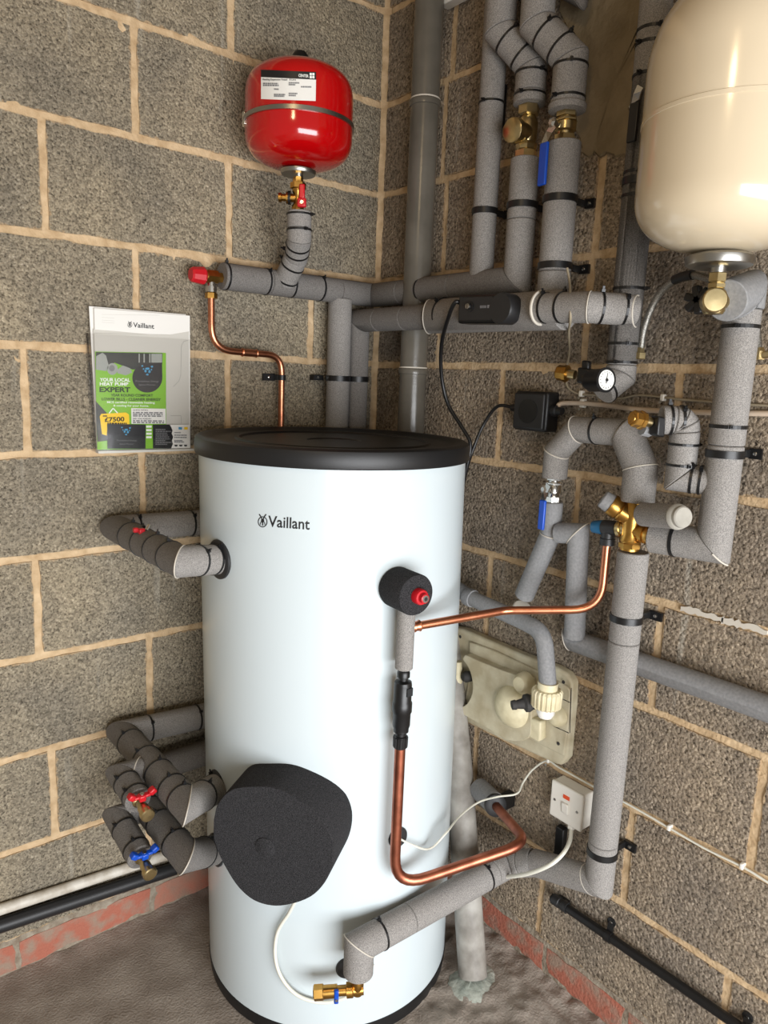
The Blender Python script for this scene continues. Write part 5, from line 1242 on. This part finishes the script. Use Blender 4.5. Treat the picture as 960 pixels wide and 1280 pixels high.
# ================================================================== RELIEF VALVE ASSEMBLY ON THE CYLINDER
t = thing('relief_valve', 'black foam wrapped relief valve with a red cap on cylinder front', 'valve', pT)
ax = (V((nT.x, nT.y, 0)) + V((0.10, 0, 0))).normalized()
fcn = pT + ax * 0.062
lathe('foam_wrap', [(-0.003, 0.0375), (0.002, 0.0395), (0.062, 0.0395), (0.065, 0.0380), (0.0652, 0)], pT, ax, 'black_foam', t, seg=48)
rc = pT + ax * 0.065 + V((0.003, 0, -0.001))
rcap = lathe('red_cap', [(0, 0.0150), (0.012, 0.0150), (0.015, 0.0135), (0.0155, 0.0095), (0.024, 0.0090), (0.025, 0.0075)], rc, ax, 'red_plastic', t, seg=28)
lathe('cap_socket', [(0.0245, 0.0070), (0.0255, 0.0070), (0.0256, 0.004)], rc, ax, 'steel', rcap, seg=20)
lathe('cap_socket_hole', [(0.0255, 0.0038), (0.026, 0.0038)], rc, ax, 'print_black', rcap, seg=12)
vx = atcyl(508, 765, 0.040); vo = V((vx.x, vx.y, 0)); vzz = lambda v: (lambda d: (CAM + d * ((V((vo.x - CAM.x, vo.y - CAM.y, 0)).length) / math.hypot(d.x, d.y))).z)(ray(507, v))
t = pipe_thing('upright lagged pipe under the relief valve on cylinder front', V((vo.x, vo.y, vzz(836))))
foam(t, [V((vo.x, vo.y, vzz(748))), V((vo.x, vo.y, vzz(836)))], 0.0345, 'foam')
t = thing('tundish', 'black plastic tundish below the lagged pipe on the cylinder front', 'pipe fitting', V((vo.x, vo.y, vzz(935))))
pr = [(840, .0105), (838, .0105), (840, .0125), (846, .0125), (847, .009), (850, .009), (852, .0165), (856, .0175), (876, .0175), (878, .0195), (889, .0195), (891, .0175), (906, .0172), (910, .015), (914, .0150), (916, .0105), (919, .0105), (920, .0135), (934, .0130), (935, .011)]
lathe('body', [(vzz(v), r) for v, r in pr], vo, (0, 0, 1), 'black_plastic', t, seg=36)
fdir = V((-0.45, -0.9, 0)).normalized()
bm = bmesh.new(); add_box(bm, V((vo.x, vo.y, vzz(862))) + V((0.12, -0.99, 0)) * 0.0165, (1, 0, 0), (0, 0, 1), (0, 1, 0), 0.014, 0.016, 0.006); obj('air_gap_window', bm, 'print_black', t, smooth=False)
lathe('ribbed_collar', [(vzz(921), 0.0138), (vzz(933), 0.0134)], vo, (0, 0, 1), 'black_plastic', t, seg=96, ridges=16, rdepth=0.0012)
# copper from the tundish to the wall
t = thing('tundish_copper_pipe', 'thick copper pipe dropping from the tundish and bending to the wall', 'pipe', V((vo.x, vo.y, vzz(1100))), 'copper pipes')
pt0 = V((vo.x, vo.y, vzz(930))); pt1 = V((vo.x, vo.y, vzz(1112))); 
w1_ = at(660, 1054, 'R', 0.185); w2_ = at(617, 1004, 'R', 0.075)
d1 = (w1_ - pt1)
tube('pipe', fillet([pt0, pt1, w1_, w2_], [0.055, 0.050]), 0.0108, 'copper_dull', t, seg=22)
t = pipe_thing('stubby lagged pipe behind copper bend, right of the cylinder', at(600, 1000, 'R', 0.07))
foam(t, [at(598, 985, 'R', 0.055), at(618, 1004, 'R', 0.075)], 0.052, 'foam_smooth')
lathe('black_ring', [(-0.002, 0.020), (0.002, 0.026), (0.012, 0.026), (0.016, 0.017)], at(618, 1005, 'R', 0.078), w1_ - w2_, 'black_satin', t, seg=28)
bm = bmesh.new(); add_box(bm, at(634, 1000, 'R', 0.02), (1, 0, 0), (0, 1, 0), (0, 0, 1), 0.04, 0.02, 0.035); obj('wall_tab', bm, 'black_plastic', t)
# copper branch to the manifold
t = thing('copper_branch_pipe', 'copper pipe from relief valve across to the brass manifold elbow', 'pipe', V((vo.x, vo.y, vzz(785))), 'copper pipes')
s0 = V((vo.x, vo.y, vzz(785))); s1 = at(632, 763, 'R', 0.20); s2 = at(765, 768, 'R', 0.145); s3 = pd
s2 = V((pd.x, pd.y, at(762, 770, 'R', 0.100).z))
tube('pipe', fillet([s0 + (s1 - s0).normalized() * 0.012, s1, s2, s3 + V((0, 0, 0.006))], [0.05, 0.062]), 0.0082, 'copper', t, seg=20)
lathe('end_feed_fitting', [(0.012, 0.0095), (0.0185, 0.0115), (0.020, 0.0095), (0.028, 0.0098), (0.030, 0.0115), (0.032, 0.009)], s0, s1 - s0, 'copper', t, seg=20)
# ================================================================== IMMERSION COVER
ps = atcyl(352, 1040); n = ncyl(ps); n = (n + V((0, 0, -0.02))).normalized(); DPT = 0.080
fp_ = ps + n * DPT
IK = lambda x, y: (250 + x / 4.8, 940 + y / 4.8)
out = [(78, 410), (105, 310), (185, 225), (300, 205), (440, 210), (560, 262), (680, 350), (760, 450), (800, 560), (792, 680), (745, 790), (660, 875), (540, 918), (430, 926), (320, 892), (230, 815), (160, 710), (110, 610), (80, 510)]
P = [atplane(*IK(*p), fp_, n) for p in out]; P = smooth_path(P + [P[0]], 4)[:-1]
cen = sum(P, V((0, 0, 0))) / len(P)
t = thing('immersion_heater_cover', 'big rounded black foam cover low on the cylinder front', 'foam cover', ps)
bm = bmesh.new(); R = []
for s, dp in ((1.0, -DPT - 0.03), (1.0, -0.004), (0.985, 0.0), (0.5, 0.0)): R.append([bm.verts.new(cen + (p - cen) * s + n * dp) for p in P])
for a, b2 in zip(R[:-1], R[1:]):
    for i in range(len(P)): j = (i + 1) % len(P); bm.faces.new((a[i], a[j], b2[j], b2[i]))
bm.faces.new(R[-1]); bm.faces.new(R[0])
obj('cover', bm, 'black_foam', t)
cc_ = atplane(*IK(393, 572), fp_, n)
lathe('centre_disc', [(-0.004, 0.0205), (0.0015, 0.0205), (0.0022, 0.0195), (0.0023, 0)], cc_, n, 'black_foam', t, seg=40)
cable('heater_flex', [atcyl(372, 1120, 0.02), atcyl(362, 1140, 0.012), atcyl(347, 1165, 0.010), atcyl(344, 1195, 0.010), atcyl(352, 1222, 0.012), atcyl(372, 1244, 0.012), atcyl(402, 1253, 0.010), atcyl(432, 1247, 0.012), atcyl(452, 1232, 0.014), atcyl(466, 1205, 0.014)], 0.0037, 'white_cable', 'white flex looping down the cylinder front from the black foam cover')
# brass drain at the bottom
dbp = atcyl(447, 1233, 0.055); t = thing('drain_valve', 'small brass drain valve with blue handle at the cylinder foot', 'valve', dbp)
e0b = V((f_el.x, f_el.y, dbp.z)); da = atcyl(393, 1241, 0.055); dd = (da - e0b); L = dd.length; dd.normalize()
lathe('elbow', [(0.0, 0.010), (0.018, 0.012), (0.026, 0.012), (0.034, 0.010)], V((e0b.x, e0b.y, e0b.z)) + V((0, 0, -0.010)), (0, 0, 1), 'brass', t, seg=20)
lathe('body', [(-0.012, 0.011), (0.008, 0.012), (0.010, 0.0145), (0.022, 0.0145), (0.023, 0.010), (0.040, 0.010), (0.041, 0.0125), (L * 0.80, 0.0125)], e0b, dd, 'brass', t, seg=24)
lathe('end_nut', [(L * 0.78, 0.013), (L * 0.80, 0.015), (L, 0.015), (L + 0.002, 0.012)], e0b, dd, 'brass', t, seg=6, smooth=False)
fn_ = ncyl(e0b); hb = e0b + dd * L * 0.52 + fn_ * 0.013
box('blue_handle', hb, dd, fn_, (0, 0, 1), 0.009, 0.008, 0.030, 'blue_plastic', t, bevel=0.002)
lathe('handle_screw', [(0, 0.003), (0.002, 0.003)], hb + fn_ * 0.004 + V((0, 0, -0.005)), fn_, 'chrome', t, seg=10)
# ================================================================== BLACK OVERFLOW PIPE, BOTTOM RIGHT
t = thing('overflow_pipe', 'slim black plastic pipe sloping down the right wall near the bricks', 'pipe', at(800, 1185, 'R', 0.02))
o0 = at(690, 1122, 'R', 0.022); o1 = at(905, 1270, 'R', 0.022); o1 = o1 + (o1 - o0) * 1.2
dd = (o1 - o0).normalized()
tube('pipe', [o0, o1], 0.0098, 'black_plastic', t, seg=18)
lathe('coupling', [(0.0, 0.0125), (0.018, 0.0125), (0.019, 0.0110), (0.026, 0.0110), (0.027, 0.0125), (0.040, 0.0125)], o0 + dd * 0.004, dd, 'black_satin', t, seg=20)
bm = bmesh.new(); add_box(bm, at(704, 1122, 'R', 0.012) + V((0, 0, -0.012)), dd, (1, 0, 0), dd.cross(V((1, 0, 0))), 0.03, 0.02, 0.018); obj('end_saddle', bm, 'black_plastic', t, bevel=0.003)
for (u, v, lab) in ((764, 1153, 'round-eared black clip on overflow pipe nearer the upright pipe'), (934, 1272, 'round-eared black clip on overflow pipe at the bottom right')):
    pp = at(u, v, 'R', 0.006); s = (pp - o0).dot(dd); q = o0 + dd * (s + 0.006)
    cl = thing('saddle_clip', lab, 'pipe clip', q, 'black clips holding the pipes')
    bm = bmesh.new(); ringband(bm, q, dd, 0.0095, 0.0122, 0.014); obj('band', bm, 'black_plastic', cl)
    lathe('ear', [(0, 0.010), (0.005, 0.010), (0.006, 0.008)], V((-0.001, pp.y, pp.z)), (-1, 0, 0), 'black_plastic', cl, seg=20)
    ctr = (V((-0.004, pp.y, pp.z)) + q) / 2; dl2 = q - V((-0.004, pp.y, pp.z)); bm = bmesh.new(); add_box(bm, ctr, dl2, dd, dl2.cross(dd), dl2.length, 0.013, 0.004); obj('ear_web', bm, 'black_plastic', cl)
    lathe('screw', [(0.006, 0.0035), (0.007, 0.0033)], V((-0.001, pp.y, pp.z)), (-1, 0, 0), 'chrome', cl, seg=12)
bpy.context.view_layer.update()
